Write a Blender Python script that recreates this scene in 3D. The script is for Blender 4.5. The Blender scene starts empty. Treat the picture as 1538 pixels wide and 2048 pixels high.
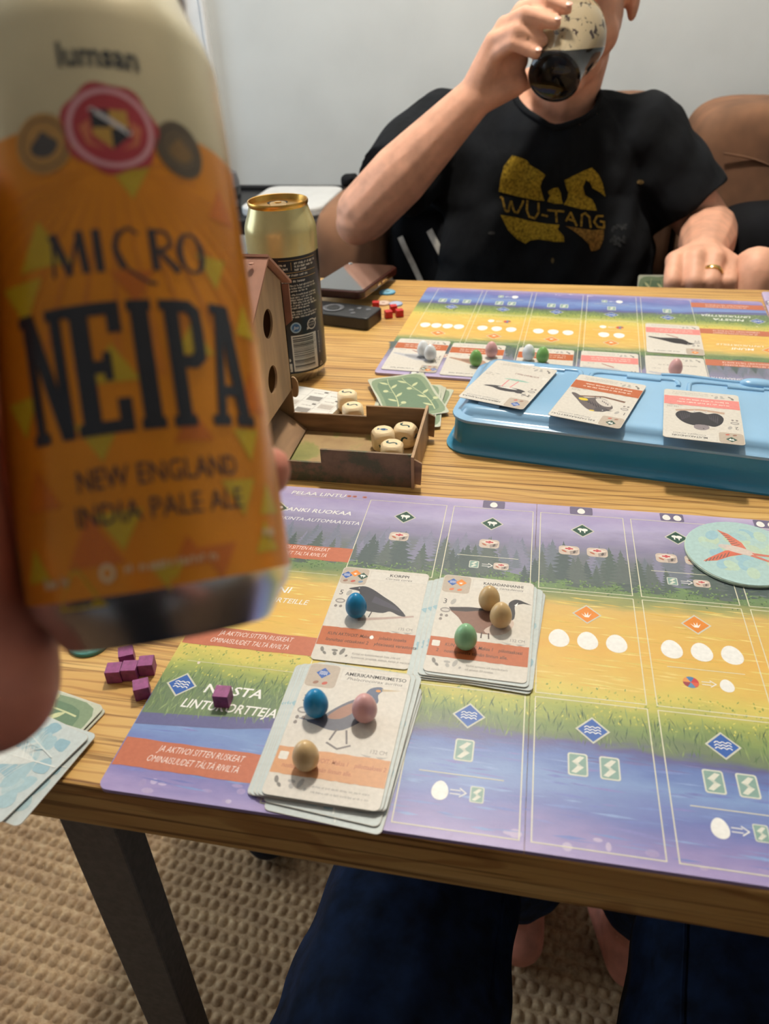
import bpy, bmesh, math, random
import numpy as np
from mathutils import Vector, Matrix
from mathutils.geometry import tessellate_polygon
random.seed(7)
# ------------------------------------------------------------------ camera, world, lights
ZO = 0.7425                      # height of the player mat's upper face above the floor
scene = bpy.context.scene
col = scene.collection
CP = Vector((0.10804, -0.47522, 0.31115)); FPX = 1539.0
_p, _r, _y = 0.58454, -0.03766, -0.20349
_f = Vector((math.sin(_y)*math.cos(_p), math.cos(_y)*math.cos(_p), -math.sin(_p)))
_r0 = Vector((math.cos(_y), -math.sin(_y), 0)); _u0 = _r0.cross(_f)
RT = _r0*math.cos(_r) + _u0*math.sin(_r); UP = -_r0*math.sin(_r) + _u0*math.cos(_r); FW = _f
cd = bpy.data.cameras.new('camera'); cam = bpy.data.objects.new('camera', cd); col.objects.link(cam)
cam.matrix_world = Matrix(((RT.x, UP.x, -FW.x, CP.x), (RT.y, UP.y, -FW.y, CP.y), (RT.z, UP.z, -FW.z, CP.z+ZO), (0, 0, 0, 1)))
cd.sensor_fit = 'VERTICAL'; cd.sensor_height = 24.0; cd.lens = 24.0*FPX/2048.0
cd.clip_start = 0.005; cd.clip_end = 50
cd.dof.use_dof = True; cd.dof.focus_distance = 0.53; cd.dof.aperture_fstop = 6.5
scene.camera = cam
scene.view_settings.view_transform = 'Standard'; scene.view_settings.look = 'None'
scene.view_settings.exposure = 0.0; scene.view_settings.gamma = 1.0; scene.view_settings.use_curve_mapping = False
world = bpy.data.worlds.new('world'); scene.world = world; world.use_nodes = True
world.node_tree.nodes['Background'].inputs[0].default_value = (0.80, 0.88, 1.0, 1); world.node_tree.nodes['Background'].inputs[1].default_value = 0.10
LAMP = Vector((0.0, 0.66, 1.42+ZO))
def add_light(name, kind, loc, energy, color, **kw):
    l = bpy.data.lights.new(name, kind); l.energy = energy; l.color = color
    for k, v in kw.items(): setattr(l, k, v)
    o = bpy.data.objects.new(name, l); col.objects.link(o); o.location = loc
    return o
add_light('ceiling_bulb_light', 'POINT', LAMP, 70.0, (1.0, 0.915, 0.80), shadow_soft_size=0.06)
wl = add_light('window_daylight', 'AREA', (-1.93, 0.5, 1.45), 18.0, (0.72, 0.86, 1.0), shape='RECTANGLE', size=1.2, size_y=1.1)
wl.rotation_euler = (0, math.radians(-90), 0)

# ------------------------------------------------------------------ pixel helpers (1538x2048 frame)
def ray(px, py): return FW + RT*((px-769)/FPX) - UP*((py-1024)/FPX)
def un(px, py, z=0.0):
    d = ray(px, py); return CP + d*((z-CP.z)/d.z)
def aty(px, py, y):
    d = ray(px, py); return CP + d*((y-CP.y)/d.y)
def atd(px, py, dd): return CP + ray(px, py)*dd

# ------------------------------------------------------------------ materials
def lin(c):
    return tuple((v/255/12.92 if v/255 <= .04045 else ((v/255+.055)/1.055)**2.4) for v in c[:3])
def L4(c): return (*lin(c), 1.0)
def new_mat(name):
    m = bpy.data.materials.new(name); m.use_nodes = True
    nt = m.node_tree; b = nt.nodes['Principled BSDF']
    return m, nt, b
def N(nt, t, **kw):
    n = nt.nodes.new(t)
    for k, v in kw.items(): setattr(n, k, v)
    return n
def coords(nt, scale=(1, 1, 1), rot=(0, 0, 0)):
    tc = N(nt, 'ShaderNodeTexCoord'); mp = N(nt, 'ShaderNodeMapping')
    mp.inputs['Scale'].default_value = scale; mp.inputs['Rotation'].default_value = rot
    nt.links.new(tc.outputs['Object'], mp.inputs['Vector']); return mp.outputs['Vector']
def noise(nt, vec, scale, detail=3, rough=.55, dist=0):
    n = N(nt, 'ShaderNodeTexNoise'); n.inputs['Scale'].default_value = scale; n.inputs['Detail'].default_value = detail
    n.inputs['Roughness'].default_value = rough; n.inputs['Distortion'].default_value = dist
    nt.links.new(vec, n.inputs['Vector']); return n.outputs['Fac']
def ramp(nt, fac, stops):
    r = N(nt, 'ShaderNodeValToRGB'); e = r.color_ramp.elements
    while len(e) < len(stops): e.new(0.5)
    for i, (p, c) in enumerate(stops):
        e[i].position = p; e[i].color = L4(c)
    nt.links.new(fac, r.inputs['Fac']); return r.outputs['Color']
def bump(nt, b, h, strength, dist=0.001):
    n = N(nt, 'ShaderNodeBump'); n.inputs['Strength'].default_value = strength; n.inputs['Distance'].default_value = dist
    nt.links.new(h, n.inputs['Height']); nt.links.new(n.outputs['Normal'], b.inputs['Normal'])
def simple(name, c, rough=.5, metal=0, var=.12, scale=40, bmp=0, bdist=.001, stretch=(1, 1, 1), spec=.5, coat=0):
    m, nt, b = new_mat(name); v = coords(nt, stretch); f = noise(nt, v, scale)
    lo = tuple(max(0, x*(1-var)) for x in c); hi = tuple(min(255, x*(1+var)) for x in c)
    nt.links.new(ramp(nt, f, [(.3, lo), (.7, hi)]), b.inputs['Base Color'])
    b.inputs['Roughness'].default_value = rough; b.inputs['Metallic'].default_value = metal
    b.inputs['Specular IOR Level'].default_value = spec; b.inputs['Coat Weight'].default_value = coat
    if bmp: bump(nt, b, f, bmp, bdist)
    return m
def ink_mat(name, rough=.45, spec=.4, metal=0, grain=.06, gs=400, bmp=.0):
    m, nt, b = new_mat(name)
    a = N(nt, 'ShaderNodeAttribute', attribute_name='Col'); v = coords(nt); f = noise(nt, v, gs, 2)
    mx = N(nt, 'ShaderNodeMix', data_type='RGBA', blend_type='MULTIPLY'); mx.inputs['Factor'].default_value = 1
    g = ramp(nt, f, [(.25, (255*(1-grain),)*3), (.75, (255, 255, 255))])
    nt.links.new(a.outputs['Color'], mx.inputs[6]); nt.links.new(g, mx.inputs[7]); nt.links.new(mx.outputs[2], b.inputs['Base Color'])
    b.inputs['Roughness'].default_value = rough; b.inputs['Specular IOR Level'].default_value = spec; b.inputs['Metallic'].default_value = metal
    if bmp: bump(nt, b, f, bmp, .0002)
    return m
M = {}
M['ink'] = ink_mat('card_print', .42, .35, bmp=.25)
M['can_ink'] = ink_mat('can_print', .28, .5, gs=200)
M['shirt_ink'] = ink_mat('shirt_print', .85, .2, grain=.55, gs=260)
M['edge'] = simple('card_edge', (196, 192, 182), .7)
M['black_core'] = simple('black_card_core', (30, 30, 32), .6)
M['wall'] = simple('painted_wall', (202, 207, 207), .8, var=.02, scale=6, bmp=.15, bdist=.002)
M['dark_wall'] = simple('dark_painted_wall', (150, 154, 160), .8, var=.05, scale=6)
M['white_trim'] = simple('white_painted_trim', (222, 224, 224), .5, var=.02)
M['ceil'] = simple('ceiling_paint', (225, 222, 215), .9, var=.02)
M['floor'] = simple('floor_boards', (120, 92, 66), .5, var=.25, scale=6, stretch=(1, 12, 1))
M['steel'] = simple('grey_powder_coated_steel', (112, 106, 98), .55, .1, var=.08, scale=200, bmp=.2, bdist=.0003)
M['suede'] = simple('brown_suede', (112, 80, 58), .9, var=.25, scale=9, bmp=.5, bdist=.006)
M['black_plastic'] = simple('black_plastic', (22, 22, 24), .4, var=.1)
M['grey_plastic'] = simple('dark_grey_plastic', (88, 88, 92), .45, var=.1)
M['white_plastic'] = simple('white_plastic', (215, 216, 215), .4, var=.02)
M['black_cloth'] = simple('black_cloth', (17, 18, 21), .95, var=.35, scale=14, bmp=.5, bdist=.004, spec=.15)
M['shirt'] = simple('black_cotton', (20, 22, 25), .92, var=.3, scale=18, bmp=.75, bdist=.009, stretch=(1, 1, .6), spec=.15)
M['navy_denim'] = simple('navy_denim', (20, 34, 58), .9, var=.3, scale=60, bmp=.3, bdist=.002, spec=.2)
M['stripe'] = simple('white_stripe', (190, 186, 176), .9, var=.15)
M['skin'] = simple('fair_skin', (222, 166, 138), .5, var=.08, scale=30, bmp=.15, bdist=.001, spec=.35)
M['skin_warm'] = simple('reddish_skin', (196, 128, 108), .5, var=.12, scale=35, bmp=.2, bdist=.001, spec=.35)
M['nail'] = simple('fingernail', (232, 182, 164), .25, var=.04)
M['hair'] = simple('dark_brown_hair', (52, 38, 30), .7, var=.3, scale=120, bmp=.6, bdist=.002)
M['gold_ring'] = simple('gold_ring', (214, 186, 120), .18, 1, var=.05)
M['alu'] = simple('bare_aluminium', (196, 198, 202), .25, 1, var=.05, scale=60)
M['gold_alu'] = simple('gold_lacquered_aluminium', (212, 164, 82), .28, 1, var=.08)
M['dark'] = simple('dark_hole', (8, 7, 6), .9)
M['tray_blue'] = simple('pale_blue_plastic', (140, 186, 222), .16, var=.03, scale=8, spec=.55, coat=.3)
M['tray_teal'] = simple('teal_blue_plastic', (58, 146, 186), .2, var=.03, scale=8, spec=.55)
M['purple_wood'] = simple('purple_stained_wood', (132, 62, 112), .5, var=.14, scale=260, bmp=.3, bdist=.0004)
M['red_wood'] = simple('red_stained_wood', (190, 34, 34), .5, var=.14, scale=260, bmp=.3, bdist=.0004)
M['die_wood'] = simple('pale_maple_wood', (236, 212, 170), .5, var=.05, scale=120, stretch=(1, 1, 5))
M['screen'] = simple('phone_glass', (14, 15, 17), .06, var=.05, spec=.9, coat=1.0)
M['phone_case'] = simple('burgundy_case', (58, 24, 18), .25, var=.1)
M['chrome'] = simple('chrome_dot', (220, 220, 215), .1, 1, var=.02)
M['kraft'] = simple('printed_board_wood', (176, 142, 104), .6, var=.18, scale=40, stretch=(1, 1, .15))
M['copper'] = simple('printed_copper_roof', (166, 116, 92), .55, var=.12, scale=30)
M['board_brown'] = simple('printed_dark_plank', (136, 106, 76), .6, var=.28, scale=50, stretch=(.2, .2, 1.6))
M['sock'] = simple('navy_sock', (18, 22, 34), .95, var=.2, scale=80)
M['bone'] = simple('bone_grey_page', (222, 220, 212), .7, var=.02)
def egg_mat(n, c): return simple(n, c, .32, var=.05, scale=60, spec=.5)
for n, c in dict(egg_blue=(22, 128, 178), egg_cream=(206, 176, 128), egg_green=(138, 186, 142), egg_pink=(214, 164, 162), egg_white=(226, 230, 232), egg_leaf=(120, 170, 92)).items():
    M[n] = egg_mat(n, c)
def wood_mat():
    m, nt, b = new_mat('oak_veneer')
    v = coords(nt, (1.0, 9.0, 9.0)); v2 = coords(nt, (2.2, 150.0, 150.0)); v3 = coords(nt, (.8, 3.2, 3.2))
    a = noise(nt, v, 5.5, 4, .6, .6); g = noise(nt, v2, 2.0, 3, .6, .25); w = noise(nt, v3, 2.2, 2)
    base = ramp(nt, a, [(.25, (182, 138, 76)), (.5, (202, 160, 92)), (.75, (220, 184, 116))])
    wv = N(nt, 'ShaderNodeTexWave', wave_type='BANDS', bands_direction='Y'); wv.inputs['Scale'].default_value = 30; wv.inputs['Distortion'].default_value = 14
    wv.inputs['Detail'].default_value = 3; wv.inputs['Detail Scale'].default_value = .35
    nt.links.new(coords(nt, (.55, 1.6, 1.6)), wv.inputs['Vector'])
    pores = ramp(nt, g, [(.36, (128, 94, 60)), (.46, (255, 255, 255))])
    lines = ramp(nt, wv.outputs['Fac'], [(.03, (178, 138, 98)), (.20, (255, 255, 255))])
    def mul(x, y, f):
        mx = N(nt, 'ShaderNodeMix', data_type='RGBA', blend_type='MULTIPLY'); mx.inputs['Factor'].default_value = f
        nt.links.new(x, mx.inputs[6]); nt.links.new(y, mx.inputs[7]); return mx.outputs[2]
    c = mul(mul(base, pores, .75), lines, .45)
    nt.links.new(c, b.inputs['Base Color']); b.inputs['Roughness'].default_value = .42
    b.inputs['Specular IOR Level'].default_value = .4; bump(nt, b, g, .25, .0006); return m
M['oak'] = wood_mat()
def mat_paint():
    m, nt, b = new_mat('painted_landscape_print')
    tc = N(nt, 'ShaderNodeTexCoord'); sp = N(nt, 'ShaderNodeSeparateXYZ'); nt.links.new(tc.outputs['Object'], sp.inputs[0])
    n1 = noise(nt, coords(nt, (8, 30, 1)), 2.2, 4, .6); n2 = noise(nt, coords(nt, (1, 1, 1)), 22, 4, .6)
    def math_(op, a, bb):
        k = N(nt, 'ShaderNodeMath', operation=op)
        for i, x in enumerate((a, bb)):
            if isinstance(x, (int, float)): k.inputs[i].default_value = x
            else: nt.links.new(x, k.inputs[i])
        return k.outputs[0]
    t = math_('MULTIPLY', math_('ADD', sp.outputs['Y'], .270), 1/.281)
    t = math_('ADD', t, math_('MULTIPLY', math_('SUBTRACT', n1, .5), .09)); t = math_('ADD', t, math_('MULTIPLY', math_('SUBTRACT', n2, .5), .06))
    st = [(-270, (172, 156, 200)), (-258, (140, 134, 190)), (-246, (112, 124, 188)), (-230, (132, 160, 204)), (-218, (104, 128, 190)), (-211, (98, 98, 148)), (-206, (112, 126, 104)),
          (-196, (130, 152, 94)), (-184, (176, 184, 98)), (-172, (216, 202, 108)), (-158, (222, 196, 104)), (-140, (226, 190, 96)), (-118, (222, 190, 100)), (-102, (218, 190, 110)),
          (-93, (166, 166, 104)), (-86, (116, 138, 94)), (-78, (118, 146, 102)), (-70, (104, 114, 106)), (-52, (122, 126, 136)), (-34, (148, 142, 176)), (-16, (186, 178, 208)), (0, (180, 168, 204)), (11, (200, 188, 214))]
    c = ramp(nt, t, [((y+270)/281, cc) for y, cc in st])
    mx = N(nt, 'ShaderNodeMix', data_type='RGBA', blend_type='OVERLAY'); mx.inputs['Factor'].default_value = .32
    o = ramp(nt, noise(nt, coords(nt, (1, 2.2, 1)), 48, 5, .7), [(.25, (88, 88, 100)), (.75, (166, 166, 156))])
    nt.links.new(c, mx.inputs[6]); nt.links.new(o, mx.inputs[7]); nt.links.new(mx.outputs[2], b.inputs['Base Color'])
    b.inputs['Roughness'].default_value = .4; b.inputs['Specular IOR Level'].default_value = .35
    bump(nt, b, noise(nt, coords(nt), 700, 1), .2, .0002); return m
M['mat_paint'] = mat_paint()
def glass_mat():
    m, nt, b = new_mat('clear_glass'); b.inputs['Base Color'].default_value = (1, 1, 1, 1); b.inputs['Transmission Weight'].default_value = 1
    f = noise(nt, coords(nt), 30); r = ramp(nt, f, [(0, (2, 2, 2)), (1, (10, 10, 10))]); nt.links.new(r, b.inputs['Roughness']); b.inputs['IOR'].default_value = 1.45; return m
M['glass'] = glass_mat()
M['beer'] = simple('dark_stout', (10, 5, 3), .12, var=.2, spec=.4)
def foam_mat():
    m, nt, b = new_mat('beer_foam'); f = noise(nt, coords(nt), 70, 3, .6, .8)
    nt.links.new(ramp(nt, f, [(.37, (70, 48, 40)), (.42, (206, 190, 156))]), b.inputs['Base Color']); b.inputs['Roughness'].default_value = .7; return m
M['foam'] = foam_mat()
def rug_mat():
    m, nt, b = new_mat('jute_yarn'); f = noise(nt, coords(nt), 90, 4, .7); g = noise(nt, coords(nt, (3, 14, 1)), 3, 3)
    c1 = ramp(nt, f, [(.25, (138, 114, 88)), (.5, (188, 162, 130)), (.78, (216, 196, 164))])
    mx = N(nt, 'ShaderNodeMix', data_type='RGBA', blend_type='MULTIPLY'); mx.inputs['Factor'].default_value = .6
    nt.links.new(c1, mx.inputs[6]); nt.links.new(ramp(nt, g, [(.35, (190, 176, 168)), (.65, (255, 250, 240))]), mx.inputs[7]); nt.links.new(mx.outputs[2], b.inputs['Base Color'])
    b.inputs['Roughness'].default_value = .95; b.inputs['Specular IOR Level'].default_value = .1
    bump(nt, b, noise(nt, coords(nt), 500, 2), .5, .001); return m
M['jute'] = rug_mat()

# ------------------------------------------------------------------ mesh builder
class MB:
    def __init__(s): s.v = []; s.f = []; s.m = []
    def add(s, vs, fs, mi=0):
        o = len(s.v); s.v += [tuple(v) for v in vs]; s.f += [[i+o for i in f] for f in fs]; s.m += [mi]*len(fs); return s
    def box(s, c, d, R=None, mi=0):
        x, y, z = (k/2 for k in d); P = [Vector((a*x, b*y, e*z)) for a in (-1, 1) for b in (-1, 1) for e in (-1, 1)]
        if R is not None: P = [R @ p for p in P]
        c = Vector(c)
        return s.add([p+c for p in P], [(0, 1, 3, 2), (4, 6, 7, 5), (0, 4, 5, 1), (2, 3, 7, 6), (0, 2, 6, 4), (1, 5, 7, 3)], mi)
    def prism(s, pts, z0, z1, T=None, mi=0):
        n = len(pts); a = [Vector((x, y, z0)) for x, y in pts]+[Vector((x, y, z1)) for x, y in pts]
        if T is not None: a = [T @ p for p in a]
        return s.add(a, [list(range(n-1, -1, -1)), list(range(n, 2*n))]+[[i, (i+1) % n, n+(i+1) % n, n+i] for i in range(n)], mi)
    def lathe(s, prof, n=40, T=None, mi=0):
        vs = []; k = len(prof)
        for r, z in prof:
            for j in range(n):
                a = 2*math.pi*j/n; p = Vector((r*math.cos(a), r*math.sin(a), z)); vs.append(T @ p if T is not None else p)
        fs = [[i*n+j, i*n+(j+1) % n, (i+1)*n+(j+1) % n, (i+1)*n+j] for i in range(k-1) for j in range(n)]
        if prof[0][0] > 1e-6: fs.append(list(range(n-1, -1, -1)))
        if prof[-1][0] > 1e-6: fs.append([(k-1)*n+j for j in range(n)])
        return s.add(vs, fs, mi)
    def tube(s, pts, rad, n=8, mi=0):
        pts = [Vector(p) for p in pts]; rad = rad if isinstance(rad, (list, tuple)) else [rad]*len(pts); vs = []; up = Vector((0, 0, 1))
        for i, p in enumerate(pts):
            t = (pts[min(i+1, len(pts)-1)]-pts[max(i-1, 0)]).normalized(); a = t.cross(up)
            if a.length < .05: a = t.cross(Vector((1, 0, 0)))
            a.normalize(); b = t.cross(a)
            vs += [p+(a*math.cos(2*math.pi*j/n)+b*math.sin(2*math.pi*j/n))*rad[i] for j in range(n)]
        k = len(pts); fs = [[i*n+j, i*n+(j+1) % n, (i+1)*n+(j+1) % n, (i+1)*n+j] for i in range(k-1) for j in range(n)]
        return s.add(vs, fs+[list(range(n-1, -1, -1)), [(k-1)*n+j for j in range(n)]], mi)
    def loft(s, rings, mi=0, cap=True):
        n = len(rings[0]); vs = [p for r in rings for p in r]; k = len(rings)
        fs = [[i*n+j, i*n+(j+1) % n, (i+1)*n+(j+1) % n, (i+1)*n+j] for i in range(k-1) for j in range(n)]
        if cap: fs += [list(range(n-1, -1, -1)), [(k-1)*n+j for j in range(n)]]
        return s.add(vs, fs, mi)
    def mesh(s, name, mats, smooth=False):
        me = bpy.data.meshes.new(name); me.from_pydata(s.v, [], s.f)
        for m in (mats if isinstance(mats, (list, tuple)) else [mats]): me.materials.append(m)
        me.polygons.foreach_set('material_index', s.m)
        if smooth: me.polygons.foreach_set('use_smooth', [True]*len(me.polygons))
        me.update(); return me
    def obj(s, name, mats, parent=None, smooth=False, loc=None, rz=0, bevel=0, seg=2):
        bm = bmesh.new(); me = s.mesh(name, mats, smooth); bm.from_mesh(me); bmesh.ops.recalc_face_normals(bm, faces=bm.faces); bm.to_mesh(me); bm.free()
        return link(name, me, parent, loc, rz, bevel, seg, smooth)
def link(name, me, parent=None, loc=None, rz=0, bevel=0, seg=2, smooth=False):
    o = bpy.data.objects.new(name, me); col.objects.link(o); o.parent = parent
    if loc is not None: o.location = loc
    elif parent is None: o.location = (0, 0, ZO)
    o.rotation_euler = (0, 0, rz)
    if bevel:
        b = o.modifiers.new('bevel', 'BEVEL'); b.width = bevel; b.segments = seg; b.limit_method = 'ANGLE'
    if smooth and not bevel: smooth_angle(me)
    return o
def smooth_angle(me, deg=40):
    bm = bmesh.new(); bm.from_mesh(me)
    for e in bm.edges:
        if len(e.link_faces) == 2: e.smooth = e.calc_face_angle(0) < math.radians(deg)
    bm.to_mesh(me); bm.free()
def tag(o, label=None, cat=None, group=None, kind=None):
    if label: o['label'] = label
    if cat: o['category'] = cat
    if group: o['group'] = group
    if kind: o['kind'] = kind
    return o
def empty(name, loc, rz=0, label=None, cat=None, group=None):
    o = bpy.data.objects.new(name, None); col.objects.link(o); o.location = (loc[0], loc[1], loc[2]+ZO); o.rotation_euler = (0, 0, rz)
    o.empty_display_size = .02
    return tag(o, label, cat, group)
def copy_tree(o, parent=None):
    c = o.copy(); col.objects.link(c); c.parent = parent
    for ch in list(o.children): copy_tree(ch, c)
    return c
def rrect(x0, y0, x1, y1, r, n=5):
    out = []
    for cx, cy, a0 in ((x1-r, y1-r, 0), (x0+r, y1-r, 90), (x0+r, y0+r, 180), (x1-r, y0+r, 270)):
        for i in range(n+1):
            a = math.radians(a0+90*i/n); out.append((cx+r*math.cos(a), cy+r*math.sin(a)))
    return out
def ell(cx, cy, rx, ry, n=20, rot=0):
    c, s_ = math.cos(rot), math.sin(rot); o = []
    for i in range(n):
        a = 2*math.pi*i/n; x, y = rx*math.cos(a), ry*math.sin(a); o.append((cx+x*c-y*s_, cy+x*s_+y*c))
    return o
def spline(pts, k=5, closed=True):
    n = len(pts); o = []
    for i in range(n if closed else n-1):
        g = (lambda j: pts[j % n]) if closed else (lambda j: pts[max(0, min(n-1, j))])
        p0, p1, p2, p3 = g(i-1), g(i), g(i+1), g(i+2)
        for j in range(k):
            t = j/k
            o.append(tuple(.5*(2*p1[d]+(p2[d]-p0[d])*t+(2*p0[d]-5*p1[d]+4*p2[d]-p3[d])*t*t+(3*p1[d]-p0[d]-3*p2[d]+p3[d])*t**3) for d in range(len(p1))))
    if not closed: o.append(tuple(pts[-1]))
    return o

# ------------------------------------------------------------------ flat print: vector shapes in millimetres
_txt = {}
def text_tris(s, weight=0.0):
    k = (s, weight)
    if k not in _txt:
        cu = bpy.data.curves.new('t', 'FONT'); cu.body = s; cu.size = 1; cu.resolution_u = 2; cu.offset = weight
        ob = bpy.data.objects.new('t', cu); col.objects.link(ob); me = ob.to_mesh(); me.calc_loop_triangles()
        V = [(v.co.x, v.co.y) for v in me.vertices]; T = [tuple(t.vertices) for t in me.loop_triangles]
        ob.to_mesh_clear(); bpy.data.objects.remove(ob); bpy.data.curves.remove(cu)
        if V:
            x0 = min(v[0] for v in V); x1 = max(v[0] for v in V)
        else: x0 = x1 = 0
        _txt[k] = ([(v[0]-x0, v[1]) for v in V], T, x1-x0)
    return _txt[k]
class Print:
    # every shape lies a hair above the one printed before it; cyc mode reuses a small band of heights for loose brush dabs
    def __init__(s): s.t = []; s.seq = 0; s.T = None; s.c0 = None; s.cn = 0; s.ci = 0
    def up(s): return s
    def cyc(s, n):
        if s.c0 is not None: s.seq = s.c0+s.cn+1
        s.c0 = s.seq if n else None; s.cn = n; s.ci = 0; return s
    def band(s, base, n): s.c0 = base; s.cn = n; s.ci = 0; s.seq = base; return s
    def nxt(s):
        if s.c0 is not None: s.ci = (s.ci+1) % s.cn; s.seq = s.c0+s.ci
        else: s.seq += 1
    def tri(s, a, b, c, colr):
        if s.T: a, b, c = s.T(a), s.T(b), s.T(c)
        s.t.append((a, b, c, colr, s.seq))
    def poly(s, pts, colr):
        s.nxt(); return s._poly(pts, colr)
    def _poly(s, pts, colr):
        if len(pts) == 4 or len(pts) == 3:
            for i in range(1, len(pts)-1): s.tri(pts[0], pts[i], pts[i+1], colr)
            return s
        for t in tessellate_polygon([[Vector((p[0], p[1], 0)) for p in pts]]): s.tri(*(pts[i] for i in t), colr)
        return s
    def rect(s, x0, y0, x1, y1, c, r=0): return s.poly(rrect(x0, y0, x1, y1, r) if r else [(x0, y0), (x1, y0), (x1, y1), (x0, y1)], c)
    def ell(s, cx, cy, rx, ry, c, n=20, rot=0):
        s.nxt(); p = ell(cx, cy, rx, ry, n, rot)
        for i in range(1, n-1): s.tri(p[0], p[i], p[i+1], c)
        return s
    def ring(s, cx, cy, r0, r1, c, n=28, k=1.0):
        s.nxt(); a = ell(cx, cy, r0, r0*k, n); b = ell(cx, cy, r1, r1*k, n)
        for i in range(n): s._poly([a[i], a[(i+1) % n], b[(i+1) % n], b[i]], c)
        return s
    def line(s, pts, w, c, closed=False):
        P = list(pts)+([pts[0]] if closed else [])
        for i in range(len(P)-1):
            (x0, y0), (x1, y1) = P[i], P[i+1]; l = math.hypot(x1-x0, y1-y0)
            if l < 1e-9: continue
            if i < 2 or len(P) < 8: s.nxt()
            nx, ny = -(y1-y0)/l*w/2, (x1-x0)/l*w/2; ux, uy = ((x1-x0)/l*w*.3, (y1-y0)/l*w*.3) if len(P) < 8 else (0, 0)
            s._poly([(x0+nx-ux, y0+ny-uy), (x0-nx-ux, y0-ny-uy), (x1-nx+ux, y1-ny+uy), (x1+nx+ux, y1+ny+uy)], c)
        return s
    def taper(s, pts, w0, w1, c):
        s.nxt(); n = len(pts); L = []; R = []
        for i in range(n):
            a, b = pts[max(0, i-1)], pts[min(n-1, i+1)]; l = math.hypot(b[0]-a[0], b[1]-a[1]) or 1; w = (w0+(w1-w0)*i/(n-1))/2
            nx, ny = -(b[1]-a[1])/l*w, (b[0]-a[0])/l*w; L.append((pts[i][0]+nx, pts[i][1]+ny)); R.append((pts[i][0]-nx, pts[i][1]-ny))
        for i in range(n-1): s._poly([L[i], R[i], R[i+1], L[i+1]], c)
        return s
    def text(s, st, x, y, size, c, al='L', sx=.8, sh=0.0, wt=0.0, rot=0, width=None):
        V, T, w = text_tris(st, wt); s.nxt()
        if width: sx = width/(w*size)
        ox = {'L': 0, 'C': -w*size*sx/2, 'R': -w*size*sx}[al]; cr, sr = math.cos(rot), math.sin(rot)
        P = []
        for vx, vy in V:
            a, b = vx*size*sx+ox+vy*size*sh, vy*size; P.append((x+a*cr-b*sr, y+a*sr+b*cr))
        for t in T: s.tri(P[t[0]], P[t[1]], P[t[2]], c)
        return s
    def words(s, x, y, w, h, c, rnd, cap=.7):                       # a line of print too small to read
        cx = x; s.nxt(); R = lambda a, b, d, e: s._poly([(a, b), (d, b), (d, e), (a, e)], c)
        while cx < x+w-h:
            n = rnd.randint(2, 7)
            for _ in range(n):
                lw = h*rnd.uniform(.4, .65)
                if cx+lw > x+w: break
                R(cx, y, cx+lw*.38, y+h*rnd.choice((.7, 1, .75))); R(cx+lw*.4, y+h*rnd.choice((0, .3, .55)), cx+lw*.82, y+h*rnd.choice((.6, .7, .9))); cx += lw
            cx += h*.45
        return s
    def mesh(s, name, mat, dz=1.6e-6, z0=1.2e-5, fmap=None, strip=None):
        V = []; F = []; C = []
        for a, b, c, colr, ly in s.t:
            polys = [[a, b, c]]
            if strip: polys = _strips([a, b, c], strip)
            for p in polys:
                o = len(V)
                for q in p:
                    if fmap: V.append(fmap(q[0], q[1], ly))
                    else: V.append((q[0]/1000, q[1]/1000, z0+ly*dz))
                    C.append(colr)
                if not fmap:
                    ar = sum(p[i][0]*p[(i+1) % len(p)][1]-p[(i+1) % len(p)][0]*p[i][1] for i in range(len(p)))
                    idx = list(range(o, o+len(p))); F.append(idx if ar > 0 else idx[::-1])
                else: F.append(list(range(o, o+len(p))))
        me = bpy.data.meshes.new(name); me.from_pydata(V, [], F); me.materials.append(mat)
        at = me.color_attributes.new('Col', 'FLOAT_COLOR', 'POINT'); arr = np.ones((len(V), 4), np.float32)
        cache = {}
        for i, c in enumerate(C):
            if c not in cache: cache[c] = lin(c)
            arr[i, :3] = cache[c]
        at.data.foreach_set('color', arr.ravel()); me.update(); return me
def _clip(p, x, keep_right):
    o = []
    for i in range(len(p)):
        a, b = p[i], p[(i+1) % len(p)]; ia = (a[0] >= x) == keep_right or a[0] == x; ib = (b[0] >= x) == keep_right or b[0] == x
        if ia: o.append(a)
        if ia != ib:
            t = (x-a[0])/(b[0]-a[0]); o.append((x, a[1]+(b[1]-a[1])*t))
    return o
def _strips(p, w):
    lo = math.floor(min(q[0] for q in p)/w); hi = math.floor(max(q[0] for q in p)/w); out = []
    for k in range(lo, hi+1):
        q = p
        if k > lo: q = _clip(q, k*w, True)
        if k < hi and len(q) > 2: q = _clip(q, (k+1)*w, False)
        if len(q) > 2: out.append(q)
    return out
def xf(cx, cy, s=1, rot=0, fx=1):
    c, n = math.cos(rot), math.sin(rot)
    return lambda p: (cx+(p[0]*fx*c-p[1]*n)*s, cy+(p[0]*fx*n+p[1]*c)*s)

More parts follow.
